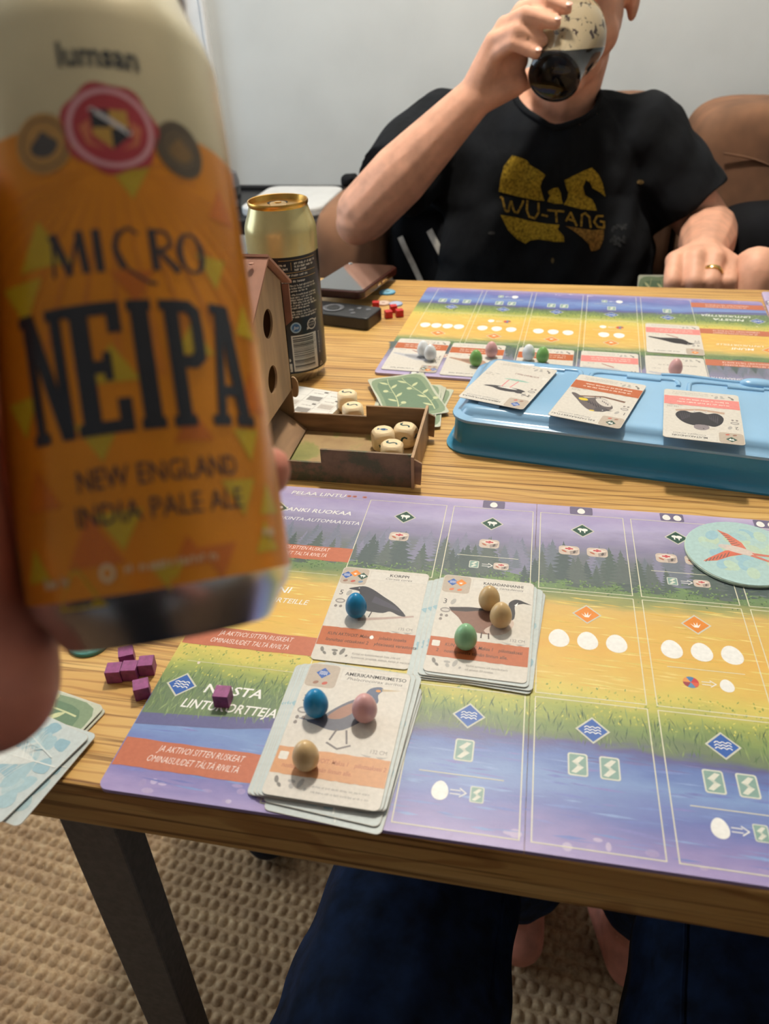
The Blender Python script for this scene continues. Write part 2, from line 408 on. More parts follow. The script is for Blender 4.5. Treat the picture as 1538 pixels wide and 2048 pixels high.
# ------------------------------------------------------------------ the room
def room_box(name, c, d, m):
    return tag(MB().box(c, d).obj(name, m, loc=(0, 0, 0)), kind='structure')
X0, X1, Y0, Y1, HT = -2.0, 2.3, -1.9, 1.52, 2.55
room_box('floor', ((X0+X1)/2, (Y0+Y1)/2, -.05), (X1-X0+.2, Y1-Y0+.2, .1), M['floor'])
room_box('ceiling', ((X0+X1)/2, (Y0+Y1)/2, HT+.05), (X1-X0+.2, Y1-Y0+.2, .1), M['ceil'])
room_box('wall_back', ((X0+X1)/2, Y1+.05, HT/2), (X1-X0+.2, .1, HT), M['wall'])
room_box('wall_front', ((X0+X1)/2, Y0-.05, HT/2), (X1-X0+.2, .1, HT), M['dark_wall'])
room_box('wall_right', (X1+.05, (Y0+Y1)/2, HT/2), (.1, Y1-Y0, HT), M['wall'])
wlm = MB()
for c, d in (((X0-.05, (Y0-.1)/2, HT/2), (.1, -.1-Y0, HT)), ((X0-.05, (Y1+1.1)/2, HT/2), (.1, Y1-1.1, HT)), ((X0-.05, .5, .45), (.1, 1.2, .9)), ((X0-.05, .5, (2.0+HT)/2), (.1, 1.2, HT-2.0))):
    wlm.box(c, d)
tag(wlm.obj('wall_left', M['wall'], loc=(0, 0, 0)), kind='structure')
wf = MB()
for c, d in (((X0-.02, .5, .92), (.08, 1.2, .05)), ((X0-.02, .5, 1.98), (.08, 1.2, .05)), ((X0-.02, -.08, 1.45), (.08, .05, 1.1)), ((X0-.02, 1.08, 1.45), (.08, .05, 1.1))): wf.box(c, d)
tag(wf.obj('window_1', M['white_trim'], loc=(0, 0, 0)), kind='structure')
tag(MB().box(((X0+X1)/2, Y1-.008, .05), (X1-X0, .016, .1)).obj('baseboard_back', M['white_trim'], loc=(0, 0, 0)), kind='structure')
# white door casing on the back wall, behind the raised can
tc_ = MB(); tx = aty(424, 90, Y1).x
tc_.box((tx-.0045, Y1-.012, 1.05), (.009, .024, 2.1)).box((tx-.030, Y1-.007, 1.05), (.042, .014, 2.1)).box((tx-.056, Y1-.012, 1.05), (.010, .024, 2.1))
tag(tc_.obj('trim_1', M['white_trim'], loc=(0, 0, 0), bevel=.002), kind='structure')
# ceiling lamp over the table (above the frame)
lampo = empty('ceiling_lamp', (LAMP.x, LAMP.y, LAMP.z-ZO), 0, 'round white ceiling lamp hanging above the table', 'lamp')
MB().lathe([(0, .10), (.13, .10), (.15, .085), (.15, .075), (.02, .075), (0, .075)], 40).obj('lamp_shade', M['white_plastic'], lampo, True)
MB().lathe([(.006, .09), (.006, HT-LAMP.z)], 10).obj('rod', M['alu'], lampo, True)

# jute rug
rg = []; nx, ny = 760, 330; rx0, rx1, ry0, ry1 = -.80, .56, -.16, .42
xs = np.linspace(rx0, rx1, nx); ys = np.linspace(ry0, ry1, ny); GX, GY = np.meshgrid(xs, ys)
def rug_h(px, py, th, ax, ay):
    c, s_ = math.cos(th), math.sin(th); a = px*c+py*s_; b = -px*s_+py*c
    a = a+.003*np.sin(b*23)+.0015*np.sin(b*61); row = np.floor(b/ay)
    h = np.abs(np.sin(np.pi*(b/ay)))**.6; k = np.abs(np.sin(np.pi*(a/ax+.5*(row % 2)+.1*np.sin(row*3.7))))**.7
    return .0095*h*(.25+.75*k)
HZ = rug_h(GX, GY, math.radians(-7), .0150, .0185)+.0012*np.sin(GX*140+GY*90)*np.sin(GY*170-GX*50)
vv = np.stack([GX, GY, HZ+.004], -1).reshape(-1, 3)
ii = np.arange(nx*ny).reshape(ny, nx); qq = np.stack([ii[:-1, :-1], ii[:-1, 1:], ii[1:, 1:], ii[1:, :-1]], -1).reshape(-1, 4)
me = bpy.data.meshes.new('rug'); me.from_pydata(vv.tolist(), [], qq.tolist()); me.materials.append(M['jute']); me.polygons.foreach_set('use_smooth', [True]*len(me.polygons)); me.update()
ro = link('rug', me, loc=(0, 0, 0)); tag(ro, 'tan braided jute rug on the floor under the table', 'rug')
MB().box(((rx0+rx1)/2, (ry0+ry1)/2, .004), (rx1-rx0, ry1-ry0, .008)).obj('backing', M['jute'], ro)

# ------------------------------------------------------------------ table
TT = -.0025                                    # table top relative to the mat's face
tb = empty('table', (.445, .136, -ZO), math.radians(-.6), 'oak veneer table with dark grey steel legs', 'table')
zt = ZO+TT
MB().box((0, 0, zt-.0165), (1.39, .820, .033)).obj('table_top', M['oak'], tb, bevel=.0012)
for sx, sy in ((-1, -1), (-1, 1), (1, -1), (1, 1)):
    MB().box((sx*.556, sy*.3805, (zt-.033)/2+.005), (.035, .022, zt-.043)).obj('leg', M['steel'], tb, bevel=.0015)
for sx in (-1, 1):
    MB().box((sx*.556, 0, zt-.045), (.034, .738, .022)).obj('top_rail', M['steel'], tb, bevel=.0015)

# ------------------------------------------------------------------ sofa
def superq(c, d, e1=.35, e2=.35, nu=40, nv=28, warp=0, seed=0):
    rnd = random.Random(seed); ph = [rnd.uniform(0, 6) for _ in range(6)]
    def sg(w, m): return math.copysign(abs(w)**m, w)
    vs = []
    for i in range(nv+1):
        v = -math.pi/2+math.pi*i/nv
        for j in range(nu):
            u = 2*math.pi*j/nu
            x, y, z = sg(math.cos(v), e1)*sg(math.cos(u), e2), sg(math.cos(v), e1)*sg(math.sin(u), e2), sg(math.sin(v), e1)
            w = 1+warp*(math.sin(3.1*x+ph[0])*math.sin(2.7*z+ph[1])+.5*math.sin(6*x+4*z+ph[2]))
            vs.append(Vector((c[0]+x*d[0]/2, c[1]+y*d[1]/2*w, c[2]+z*d[2]/2*(1+warp*.3*math.sin(4*x+ph[3])))))
    fs = [[i*nu+j, i*nu+(j+1) % nu, (i+1)*nu+(j+1) % nu, (i+1)*nu+j] for i in range(nv) for j in range(nu)]
    return vs, fs
sofa = empty('sofa', (.35, 1.1, -ZO), 0, 'brown suede sofa with loose back cushions against the wall', 'sofa')
def sofa_part(name, c, d, e=.3, warp=0, seed=0, parent=None):
    v, f = superq((c[0]-.35, c[1]-1.1, c[2]+ZO), d, e, e, 48, 32, warp, seed); o = MB().add(v, f).obj(name, M['suede'], parent or sofa, True); return o
sofa_part('base', (.35, 1.08, -.55), (1.25, .74, .34), .15)
sofa_part('armrest', (-.222, 1.10, -.332), (.135, .46, .69), .22, .02, 4)
for i, (a, b) in enumerate(((-.15, .365), (.375, .95))):
    sofa_part('seat_cushion', ((a+b)/2, 1.03, -.335), (b-a, .60, .16), .28, .03, i)
    zt_ = .152 if i == 0 else .142
    bc = sofa_part('back_cushion', ((a+b)/2, 1.235, (zt_-.27)/2), (b-a, .25, zt_+.27), .3, .07, i+8)
    pts = []
    for k in range(33):
        t = k/32; x = a+.03+(b-a-.06)*t; pts.append((x-.35, 1.135+.03*(abs(t-.5)*2)**6-1.1, ZO+zt_-.062-.012*math.sin(t*3.1)))
    MB().tube(pts, .0032, 6).obj('seam', M['suede'], bc, True)
    pts = [(a+.05-.35+.20*t, .012+.012*t, ZO+zt_-.075-.12*t+.03*math.sin(t*3)) for t in [k/14 for k in range(15)]]
    MB().tube(pts, .0022, 6).obj('crease', M['suede'], bc, True)

# ------------------------------------------------------------------ things around the sofa
def cloth_lump(name, c, d, mat, e=.55, warp=.12, seed=1, parent=None):
    v, f = superq((0, 0, 0), d, e, e, 40, 26, warp, seed); return MB().add(v, f).obj(name, mat, parent, True, loc=None if parent else (c[0], c[1], c[2]+ZO))
bag = empty('shoulder_bag', (-.092, .975, -.115), 0, 'black fabric bag with white stripes lying on the sofa beside the armrest', 'bag')
bgo = cloth_lump('bag_body', (0, 0, 0), (.13, .18, .25), M['black_cloth'], .5, .06, 3, bag)
from mathutils.bvhtree import BVHTree
bgb = BVHTree.FromPolygons([v.co.copy() for v in bgo.data.vertices], [tuple(p.vertices) for p in bgo.data.polygons])
for x0, z0, x1, z1, w in ((-.035, .085, .030, -.05, .0065), (.015, .095, .062, .02, .0075), (-.07, .05, -.02, -.075, .005), (-.02, -.065, .05, -.055, .005), (.03, -.075, .07, -.025, .006)):
    pts = []
    for k in range(13):
        h = bgb.ray_cast(Vector((x0+(x1-x0)*k/12, -.4, z0+(z1-z0)*k/12)), Vector((0, 1, 0)))
        if h[0]: pts.append(h[0]+Vector((0, -.0004, 0)))
    if len(pts) > 2:
        vs = []
        for k, q in enumerate(pts):
            t = (pts[min(k+1, len(pts)-1)]-pts[max(k-1, 0)]).normalized(); sd = t.cross(Vector((0, 1, 0))).normalized()*w*.75; vs += [q-sd+Vector((0, -.0016, 0)), q+sd+Vector((0, -.0016, 0)), q+sd, q-sd]
        MB().loft([vs[4*k:4*k+4] for k in range(len(pts))]).obj('stripe', M['stripe'], bgo)
tag(cloth_lump('cushion', (.525, 1.005, -.128), (.24, .19, .26), M['black_cloth'], .5, .05, 6), 'black fabric cushion leaning on the sofa behind the bare forearm', 'cushion')
tag(cloth_lump('pouch', (-.262, 1.10, .023), (.030, .045, .022), M['black_cloth'], .6, .1, 9), 'small black pouch lying on the sofa armrest', 'pouch')
# side table with a white tray, beyond the armrest
st = empty('side_table', (-.47, 1.19, -ZO-.010), 0, 'black side table standing beside the sofa armrest', 'side table')
MB().box((0, 0, ZO-.045), (.34, .30, .03)).obj('table_top', M['black_plastic'], st, bevel=.004)
for sx in (-1, 1):
    for sy in (-1, 1): MB().box((sx*.15, sy*.13, (ZO-.05)/2), (.025, .025, ZO-.07)).obj('leg', M['black_plastic'], st, bevel=.003)
MB().box((0, .142, ZO-.026), (.33, .012, .012)).obj('raised_rim', M['black_plastic'], st, bevel=.004)
wp = MB().prism(rrect(-.085, -.11, .085, .11, .03), 0, .018).obj('serving_tray', M['white_plastic'], loc=(-.40, 1.17, ZO-.0395), bevel=.004); tag(wp, 'white plastic tray lying on the black side table', 'tray')
sp = empty('speaker', (-.545, 1.15, -.0395), 0, 'small rounded black speaker standing on the side table', 'speaker')
MB().lathe([(.001, 0), (.030, 0), (.034, .01), (.034, .05), (.030, .068), (.016, .076), (.001, .078)], 32).obj('speaker_body', M['grey_plastic'], sp, True)
MB().lathe([(.0345, .018), (.0352, .02), (.0352, .04), (.0345, .042)], 32).obj('grille_band', M['black_plastic'], sp, True)

# ------------------------------------------------------------------ icons for mats and cards
WH = (244, 243, 238); TAN = (186, 172, 156); BRN = (182, 96, 52); INK = (52, 50, 50); GRY = (140, 134, 128); LG = (176, 172, 166)
def diamond(P, x, y, r, kind, glow=True):
    c = {'f': (34, 74, 60), 'g': (226, 136, 44), 'w': (44, 92, 168)}[kind]
    if glow: P.poly([(x-r*1.17, y), (x, y-r*1.17), (x+r*1.17, y), (x, y+r*1.17)], (206, 206, 190)); P.up()
    P.poly([(x-r, y), (x, y-r), (x+r, y), (x, y+r)], c); P.up()
    if kind == 'f':
        for dx, dy, s in ((-.22, .08, .26), (.2, .02, .32)):
            P.ell(x+dx*r, y+dy*r+.1*r, s*r, s*r*.8, WH, 10); P.rect(x+(dx-.06)*r, y+(dy-.42)*r, x+(dx+.06)*r, y+dy*r, WH)
    elif kind == 'g':
        for a, l in ((-.5, .42), (-.2, .6), (.12, .66), (.42, .5)): P.poly([(x-.1*r+a*.12*r, y-.36*r), (x+.1*r+a*.12*r, y-.36*r), (x+a*r*.9, y-.36*r+l*r)], WH)
    else:
        for k in (-.22, 0.02, .26):
            P.line([(x-.55*r+1.1*r*i/12, y+k*r+.07*r*abs(math.sin(i*math.pi/4))*2-.07*r) for i in range(13)], .075*r, WH)
    P.up()
def die_icon(P, x, y, s):
    P.poly(rrect(x-s, y-s*.72, x+s, y+s*.75, s*.4), (206, 190, 176)); P.up()
    P.poly([(x-s*.9, y+.28*s), (x, y+.72*s), (x+s*.9, y+.28*s), (x, y-.08*s)], (226, 214, 202)); P.poly([(x+.05*s, y-.12*s), (x+.92*s, y+.2*s), (x+.78*s, y-.4*s), (x+.1*s, y-.68*s)], (164, 150, 142)); P.up()
    for dx, dy in ((-.25, .3), (.02, .42), (.26, .3), (0, .2)): P.ell(x+dx*s, y+dy*s, .16*s, .11*s, (188, 48, 58), 8)
    P.ell(x-.48*s, y-.15*s, .3*s, .12*s, (176, 104, 76), 8, -.6); P.ell(x+.5*s, y-.2*s, .13*s, .26*s, (92, 84, 82), 8, -.3); P.up()
def card_icon(P, x, y, w, h):
    P.rect(x-w/2, y-h/2, x+w/2, y+h/2, (214, 216, 202), w*.14); P.up(); P.rect(x-w*.42, y-h*.44, x+w*.42, y+h*.44, (132, 164, 154), w*.1); P.up()
    for sg in (1, -1):
        P.poly([(x-sg*w*.30, y+sg*h*.10), (x+sg*w*.10, y+sg*h*.38), (x+sg*w*.34, y+sg*h*.34), (x+sg*w*.02, y+sg*h*.06)], (222, 222, 208)); P.poly([(x-sg*w*.30, y+sg*h*.10), (x+sg*w*.02, y+sg*h*.06), (x+sg*w*.24, y-sg*h*.10), (x-sg*w*.05, y-sg*h*.02)], (200, 206, 192))
    P.up()
def arrow(P, x, y, s, c=WH):
    P.line([(x-s, y+.28*s), (x+.25*s, y+.28*s)], .14*s, c); P.line([(x-s, y-.28*s), (x+.25*s, y-.28*s)], .14*s, c); P.line([(x+.2*s, y+.62*s), (x+s, y), (x+.2*s, y-.62*s)], .16*s, c)
def egg_icon(P, x, y, rx, ry, c=WH):
    P.poly([(x+rx*math.cos(a)*(1-.14*math.sin(a)), y+ry*math.sin(a)) for a in [2*math.pi*i/22 for i in range(22)]], c)
def wheel(P, x, y, r):
    cs = [(196, 60, 62), (70, 120, 170), (226, 150, 80), (150, 60, 70), (90, 140, 180), (214, 96, 70)]
    for k in range(6):
        a = [math.radians(60*k+i*20) for i in range(4)]; P.poly([(x, y)]+[(x+r*math.cos(t), y+r*math.sin(t)) for t in a], cs[k])

# ------------------------------------------------------------------ player mats
SW, GX_, SH, GY_ = 57.3, 5.37, 86.45, 3.13
def draw_mat():
    P = Print(); rnd = random.Random(3)
    def tree(x, y, h, c):
        w = h*.30; L = [(x-.3, y)]; R = [(x+.3, y)]; n = 9
        for k in range(n):
            t = k/n; yy = y+h*(.08+.90*t)
            for S, sg in ((L, -1), (R, 1)):
                ww = w*(1-t)*rnd.uniform(.75, 1.15)+.3; S.append((x+sg*ww, yy-h*rnd.uniform(.02, .05))); S.append((x+sg*ww*.35, yy+h*.03))
        P.poly(R+[(x, y+h)]+L[::-1], c)
    P.band(0, 70)
    for k in range(110):                                         # far, then near spruces along the forest row
        c = [(132, 132, 156), (120, 124, 142), (110, 118, 130)][k % 3]; x = rnd.uniform(-80, 322); tree(x, rnd.uniform(-78, -66), rnd.uniform(18, 40), c)
    P.up()
    P.band(70, 90)
    for k in range(90):
        c = [(84, 98, 94), (78, 92, 92), (94, 104, 102)][k % 3]; x = rnd.uniform(-80, 322); tree(x, rnd.uniform(-84, -74), rnd.uniform(16, 46 if rnd.random() < .4 else 30), c)
    P.up()
    def dab(x, y, l, w, a, c): P.poly([(x, y), (x+l*.5*math.cos(a)-w*math.sin(a), y+l*.5*math.sin(a)+w*math.cos(a)), (x+l*math.cos(a), y+l*math.sin(a)), (x+l*.5*math.cos(a)+w*math.sin(a), y+l*.5*math.sin(a)-w*math.cos(a))], c)
    P.band(160, 30)
    for k in range(900):
        x = rnd.uniform(-80, 318); y = rnd.gauss(-82, 4.0); dab(x, y, rnd.uniform(1.2, 3), rnd.uniform(.4, .8), rnd.uniform(.3, 2.6), rnd.choice([(98, 130, 80), (116, 146, 88), (84, 112, 70), (74, 98, 66), (128, 156, 96)]))
    P.band(0, 40)
    for k in range(420):
        x = rnd.uniform(-80, 300); y = rnd.uniform(-170, -93); dab(x, y, rnd.uniform(8, 22), rnd.uniform(.25, .7), rnd.uniform(-.12, .06), rnd.choice([(230, 202, 116), (220, 184, 92), (234, 210, 130), (214, 176, 84), (222, 196, 104), (228, 212, 126)]))
    P.up()
    P.band(40, 40)
    for k in range(900):
        x = rnd.uniform(-80, 320); y = rnd.uniform(-193, -168); dab(x, y, rnd.uniform(1.2, 2.8), rnd.uniform(.3, .7), rnd.uniform(.4, 2.2), rnd.choice([(176, 176, 88), (198, 192, 94), (150, 160, 78), (214, 206, 108), (132, 150, 80)]))
    P.up()
    P.c0 = None; P.seq = 80; P.poly([(-80.6, -200), (46, -200), (40, -207), (22, -213), (0, -219), (-30, -224), (-80.6, -228)], (106, 126, 92))
    P.poly([(-80.6, -222), (-40, -219), (-4, -214), (24, -209), (46, -206), (40, -209.5), (22, -214.5), (0, -220.5), (-30, -226), (-80.6, -230)], (98, 98, 140)); P.band(84, 40)
    for k in range(520): x = rnd.uniform(-79, 44); dab(x, rnd.uniform(-224+max(0, (x+40)*.12), -196), rnd.uniform(4, 11), rnd.uniform(.16, .42), math.pi/2+rnd.gauss(0, .28), rnd.choice([(112, 136, 90), (98, 122, 88), (130, 152, 102), (92, 112, 90), (146, 166, 112)]))
    P.band(124, 40)
    for k in range(700):
        x = rnd.uniform(-80, 320); y = rnd.uniform(-209, -190); dab(x, y, rnd.uniform(4, 11), rnd.uniform(.16, .42), math.pi/2+rnd.gauss(0, .28), rnd.choice([(98, 124, 76), (84, 108, 72), (118, 142, 88), (74, 96, 72), (136, 156, 98)]))
    P.up()
    P.band(0, 60)
    for k in range(300):
        x = rnd.uniform(-80, 300); y = rnd.uniform(-264, -212); dab(x, y, rnd.uniform(8, 24), rnd.uniform(.2, .9), rnd.uniform(-.08, .05), rnd.choice([(118, 138, 194), (128, 152, 202), (112, 126, 188), (136, 160, 206), (112, 118, 180), (128, 130, 188)]) if y < -218 else rnd.choice([(100, 98, 150), (110, 112, 166), (92, 92, 138)]))
    for k in range(26): P.ell(rnd.uniform(-70, 318), rnd.choice((rnd.uniform(-268, -258), rnd.uniform(-268, -262))), rnd.uniform(1, 3.5), rnd.uniform(.8, 2.4), rnd.choice([(176, 160, 196), (160, 146, 190), (190, 176, 206)]), 10)
    P.up()
    P.c0 = None; P.seq = 192; LN = (226, 222, 196)
    for c in range(5):                                           # slot outlines and what is printed in them
        s0 = P.seq
        for r in range(3):
            P.seq = s0; x0 = c*(SW+GX_); y0 = -r*(SH+GY_); P.line([(x0, y0), (x0+SW, y0), (x0+SW, y0-SH), (x0, y0-SH)], .55, LN, True)
    P.up()
    s1 = P.seq
    for c in range(5):
        P.seq = s1; cx = c*(SW+GX_)+28.65
        diamond(P, cx+.3, -19.2, 7.0, 'f'); P.seq = s1; diamond(P, cx+.3, -108.1, 7.4, 'g'); P.seq = s1; diamond(P, cx+.3, -197.8, 7.4, 'w'); P.seq = s1
        n = (1, 1, 2, 2, 3)[c]
        for k in range(n): P.seq = s1; die_icon(P, cx+(k-(n-1)/2)*18.4, -44, 6.8)
        n = (2, 2, 3, 3, 4)[c]
        for k in range(n): egg_icon(P, cx+(k-(n-1)/2)*(16.2 if n < 4 else 13), -131.4, 5.9, 7.6)
        n = (1, 1, 2, 2, 3)[c]
        for k in range(n): P.seq = s1; card_icon(P, cx+(k-(n-1)/2)*15.1, -220.3, 9.6, 13.6)
        if c in (1, 3):
            for y in (-58.8, -145.8, -235.4): P.line([(cx-20.2, y), (cx+20.2, y)], .5, LN)
            card_icon(P, cx-8.3, -68.2, 6.4, 7.6); arrow(P, cx+.4, -68.2, 3.4); die_icon(P, cx+9.4, -68.2, 5)
            wheel(P, cx-9.2, -156.2, 4.2); arrow(P, cx+.2, -155.9, 3.6); egg_icon(P, cx+9.3, -156, 3.7, 4.7)
            egg_icon(P, cx-9, -245.4, 4, 5.4); arrow(P, cx-.4, -245.3, 3.7); card_icon(P, cx+8.4, -245.2, 6.6, 9)
        if c:
            n = (0, 1, 1, 2, 2)[c]; P.rect(cx-8, .9, cx+8, 10.6, (112, 104, 132), 1.2); P.up()
            for k in range(n): egg_icon(P, cx+(k-(n-1)/2)*7.4, 5.4, 2.7, 3.5)
    # left-hand column: actions
    OB = (188, 108, 78); it = .2; P.seq = s1
    for y0, y1 in ((-63, -78.4), (-152.4, -168), (-238.8, -256)):
        P.poly([(-80.4, y0-.8)]+[(-80.4+80.6*i/16, y0+rnd.uniform(-.35, .35)) for i in range(17)]+[(-.2, y1)]+[(-.2-80.2*i/16, y1+rnd.uniform(-.35, .35)) for i in range(17)], OB)
    P.up()
    for y0 in (-68.4, -158.5, -245.2):
        P.text('JA AKTIVOI SITTEN RUSKEAT', -38.6, y0+.2, 5.6, WH, 'C', .5, it, -.012, width=45); P.text('OMINAISUUDET TÄLTÄ RIVILTÄ', -40.4, y0-6.3, 5.6, WH, 'C', .5, it, -.012, width=48)
    P.text('PELAA LINTU', -20.6, .6, 6.4, WH, 'R', .75, it, .012, width=42)
    for k, x in enumerate((-17.5, -13.2, -5.4)): P.ell(x, 3, 1.8, 1.5, (196, 130, 112), 10); P.up(); P.ell(x+.2, 2.9, 1.0, .8, (140, 90, 96), 8)
    P.line([(-60, -1.0), (-6, -1.0)], .3, LN)
    P.text('HANKI RUOKAA', -10.5, -22.5, 6.8, WH, 'R', .75, it, .014, width=54); P.text('RUOKINTA-AUTOMAATISTA', -2, -34, 5.8, WH, 'R', .62, it, width=68)
    P.text('MUNI', -41, -114.8, 8.2, WH, 'C', .75, it, .012, width=21); P.text('LINTUKORTEILLE', -16, -124.4, 6.4, WH, 'R', .62, it, width=46)
    P.text('NOSTA', -36.5, -203.4, 9, WH, 'C', .75, it, .016, width=33); P.text('LINTUKORTTEJA', -35, -215.2, 8.6, WH, 'C', .7, it, .014, width=53)
    diamond(P, -67, -20, 7.4, 'f'); diamond(P, -67, -112, 7.4, 'g'); diamond(P, -67, -200, 7.6, 'w')
    P.line([(-71, -181.6), (-4, -181.6)], .3, LN); P.line([(-71, -92.6), (-4, -92.6)], .3, LN); P.ell(-64, -182.5, .9, 1.1, (228, 214, 196), 8)
    P.line([(24, 5.4), (47, 5.4)], .3, LN)
    return P.mesh('printed_artwork', M['ink'], 3.5e-7)
MATP = draw_mat()
def player_mat(label, cx, cy, rz, first=[None]):
    # local origin is the first slot's far left corner
    if first[0] is None:
        r = empty('player_mat', (0, 0, 0), 0, label, 'game mat', 'player mats')
        def half(x0, x1, left):
            pts = rrect(-81, -270.4, 323, 11, 5, 6); q = []
            pts = [(min(max(x, x0), x1), y) for x, y in pts]
            for p in pts:
                if not q or (abs(p[0]-q[-1][0]) > 1e-6 or abs(p[1]-q[-1][1]) > 1e-6): q.append(p)
            MB().prism([(x/1000, y/1000) for x, y in q], TT+.0002, 0).obj('board_half', M['mat_paint'], r)
        half(-81, 122.3, True); half(122.6, 323, False)
        link('printed_artwork', MATP, r); first[0] = r
    else:
        r = copy_tree(first[0]); r['label'] = label
    r.location = (cx, cy, ZO); r.rotation_euler = (0, 0, rz); return r
player_mat('painted board game mat holding the raven, goose and cormorant cards', 0, 0, 0)
def put180(center, rz):
    c = Vector((.121, -.1297)); a = math.pi+rz; R = Matrix.Rotation(a, 2); o = Vector(center)-R @ c; return o.x, o.y, a
ox, oy, oa = put180((.166, .3635), math.radians(-3.4))
player_mat('painted board game mat turned towards the man in the black T-shirt', ox, oy, oa)
pc = un(1523, 583, 0); R9 = Matrix.Rotation(math.radians(84), 2); o9 = Vector((pc.x, pc.y))-R9 @ Vector((.323, .011))
player_mat('painted board game mat beside the bare forearm', o9.x, o9.y, math.radians(84))

# ------------------------------------------------------------------ cards
CARD = [(x/1000, y/1000) for x, y in rrect(-28.5, -43.5, 28.5, 43.5, 3, 4)]
CT = .00036
def card_body_mesh(mat):
    m = MB(); m.prism(CARD, 0, CT); me = m.mesh('card_stock', mat)
    bm = bmesh.new(); bm.from_mesh(me); bmesh.ops.recalc_face_normals(bm, faces=bm.faces); bm.to_mesh(me); bm.free(); return me
ME_CARD = card_body_mesh(M['edge'])
def bird_raven(P):
    P.taper([(20, 37), (34, 40), (53, 44.5)], 2.6, 1.5, (186, 164, 154)); P.up()
    P.poly(spline([(8, 64.8), (13, 67.4), (18, 68.6), (24, 66), (32, 60), (40, 54), (48, 44.5), (44, 44), (38, 47), (34, 45), (28, 45), (22, 46), (17, 52), (16, 59), (15, 63.4)], 3), (46, 46, 54)); P.up()
    P.poly([(26, 60), (40, 52.5), (45, 47.5), (34, 51), (25, 54)], (66, 64, 76)); P.line([(27, 45.5), (26, 40)], .7, (60, 54, 56)); P.ell(14.6, 66.3, .45, .45, (200, 200, 200), 6)
def bird_goose(P):
    P.poly(spline([(8, 54), (16, 57), (26, 57.5), (36, 56), (44, 51), (46, 44), (40, 37), (30, 35), (20, 38), (14, 47)], 3), (128, 92, 76)); P.up()
    P.poly(spline([(30, 38), (36, 45), (44, 51), (47, 46), (43, 38), (36, 35)], 3), (206, 186, 172)); P.poly([(7, 55.5), (20, 57.5), (34, 57.5), (18, 53), (9, 52.5)], (50, 44, 46))
    P.poly(spline([(40, 51), (43, 58), (42.6, 65), (46, 69), (50, 68.6), (52, 66.5), (49, 65), (46.4, 63), (47, 56), (46, 50)], 3), (42, 40, 44)); P.up()
    P.poly([(51, 68), (56.4, 65.4), (51, 66)], (40, 38, 42)); P.poly([(46, 63.5), (48.2, 66.5), (47.5, 63)], WH); P.line([(29, 36), (29, 31.5)], .8, (80, 62, 58)); P.line([(33, 36), (33.5, 31.5)], .8, (80, 62, 58))
def bird_cormorant(P):
    P.poly(spline([(9, 46), (15, 49), (22, 57), (30, 64), (38, 66), (42, 62), (41, 55), (36, 49), (29, 43), (22, 42), (15, 44)], 3), (96, 98, 110)); P.poly(spline([(19, 50), (25, 58), (33, 63), (32, 56), (26, 50)], 3), (160, 118, 100)); P.up()
    P.poly(spline([(36, 64), (39, 60), (43, 64), (42, 69), (44, 73), (42, 75), (37, 73), (35, 68)], 3), (84, 96, 120)); P.up(); P.poly([(43, 73.6), (54, 74), (44, 72)], (196, 176, 140)); P.ell(41.5, 72, 1.4, .9, (224, 150, 70), 8)
    P.line([(26, 43), (24, 36)], 1, (110, 104, 104)); P.line([(31, 43), (33, 35)], 1, (110, 104, 104)); P.line([(23, 34), (29, 31), (35, 34)], 1.1, (120, 114, 112)); P.line([(5, 47), (16, 46)], .5, (80, 90, 120))
def bird_stilt(P):
    P.poly(spline([(10, 55), (18, 59), (30, 60), (38, 57), (47, 56), (38, 52.5), (26, 52), (16, 52)], 3), (54, 52, 56)); P.ell(15, 57.5, 3.4, 2.6, (60, 58, 62), 12); P.up()
    P.line([(13, 59), (4, 63)], .7, (50, 48, 50)); P.line([(25, 53), (22, 36)], .9, (222, 130, 136)); P.line([(32, 53), (31, 36)], .9, (222, 130, 136)); P.poly(spline([(13, 36), (24, 37.5), (36, 36.2), (24, 34)], 3), (150, 190, 176)); P.poly(spline([(17, 54), (26, 55), (35, 54), (26, 52)], 3), (226, 222, 214))
def bird_warbler(P):
    P.taper([(8, 40), (26, 37), (48, 44)], 3.0, 2.2, (120, 88, 72)); P.poly(spline([(14, 55), (18, 62), (25, 66), (32, 64), (39, 57), (45, 49), (52, 40), (49, 38.5), (40, 44), (32, 41), (24, 41), (18, 47)], 3), (96, 86, 86)); P.poly(spline([(16, 52), (19, 45), (26, 41), (31, 43), (27, 50), (21, 54)], 3), (206, 198, 188))
    for k in range(7): P.taper([(21+2.6*k, 61-1.7*k), (24+2.8*k, 54-1.6*k)], 1.3, .4, (44, 42, 46))
    for k in range(4): P.taper([(19+1.8*k, 51-1.5*k), (20+1.8*k, 47.5-1.2*k)], .9, .3, (60, 56, 58))
    P.ell(22, 60.5, 5.2, 4.4, (74, 70, 74), 14, .4); P.poly([(17.4, 61.6), (12.5, 59.6), (17.8, 59.2)], (40, 38, 40)); P.ell(20.4, 61.4, .6, .6, (226, 224, 220), 6); P.poly(spline([(36, 49), (41, 50), (44, 46.5), (38, 45.5)], 4), (232, 200, 50)); P.poly(spline([(26, 65.4), (29, 66.2), (30, 64.6), (27, 64)], 3), (226, 196, 70))
    P.line([(28, 41), (28.6, 38)], .6, (60, 50, 48)); P.line([(32, 41), (33, 38.4)], .6, (60, 50, 48))
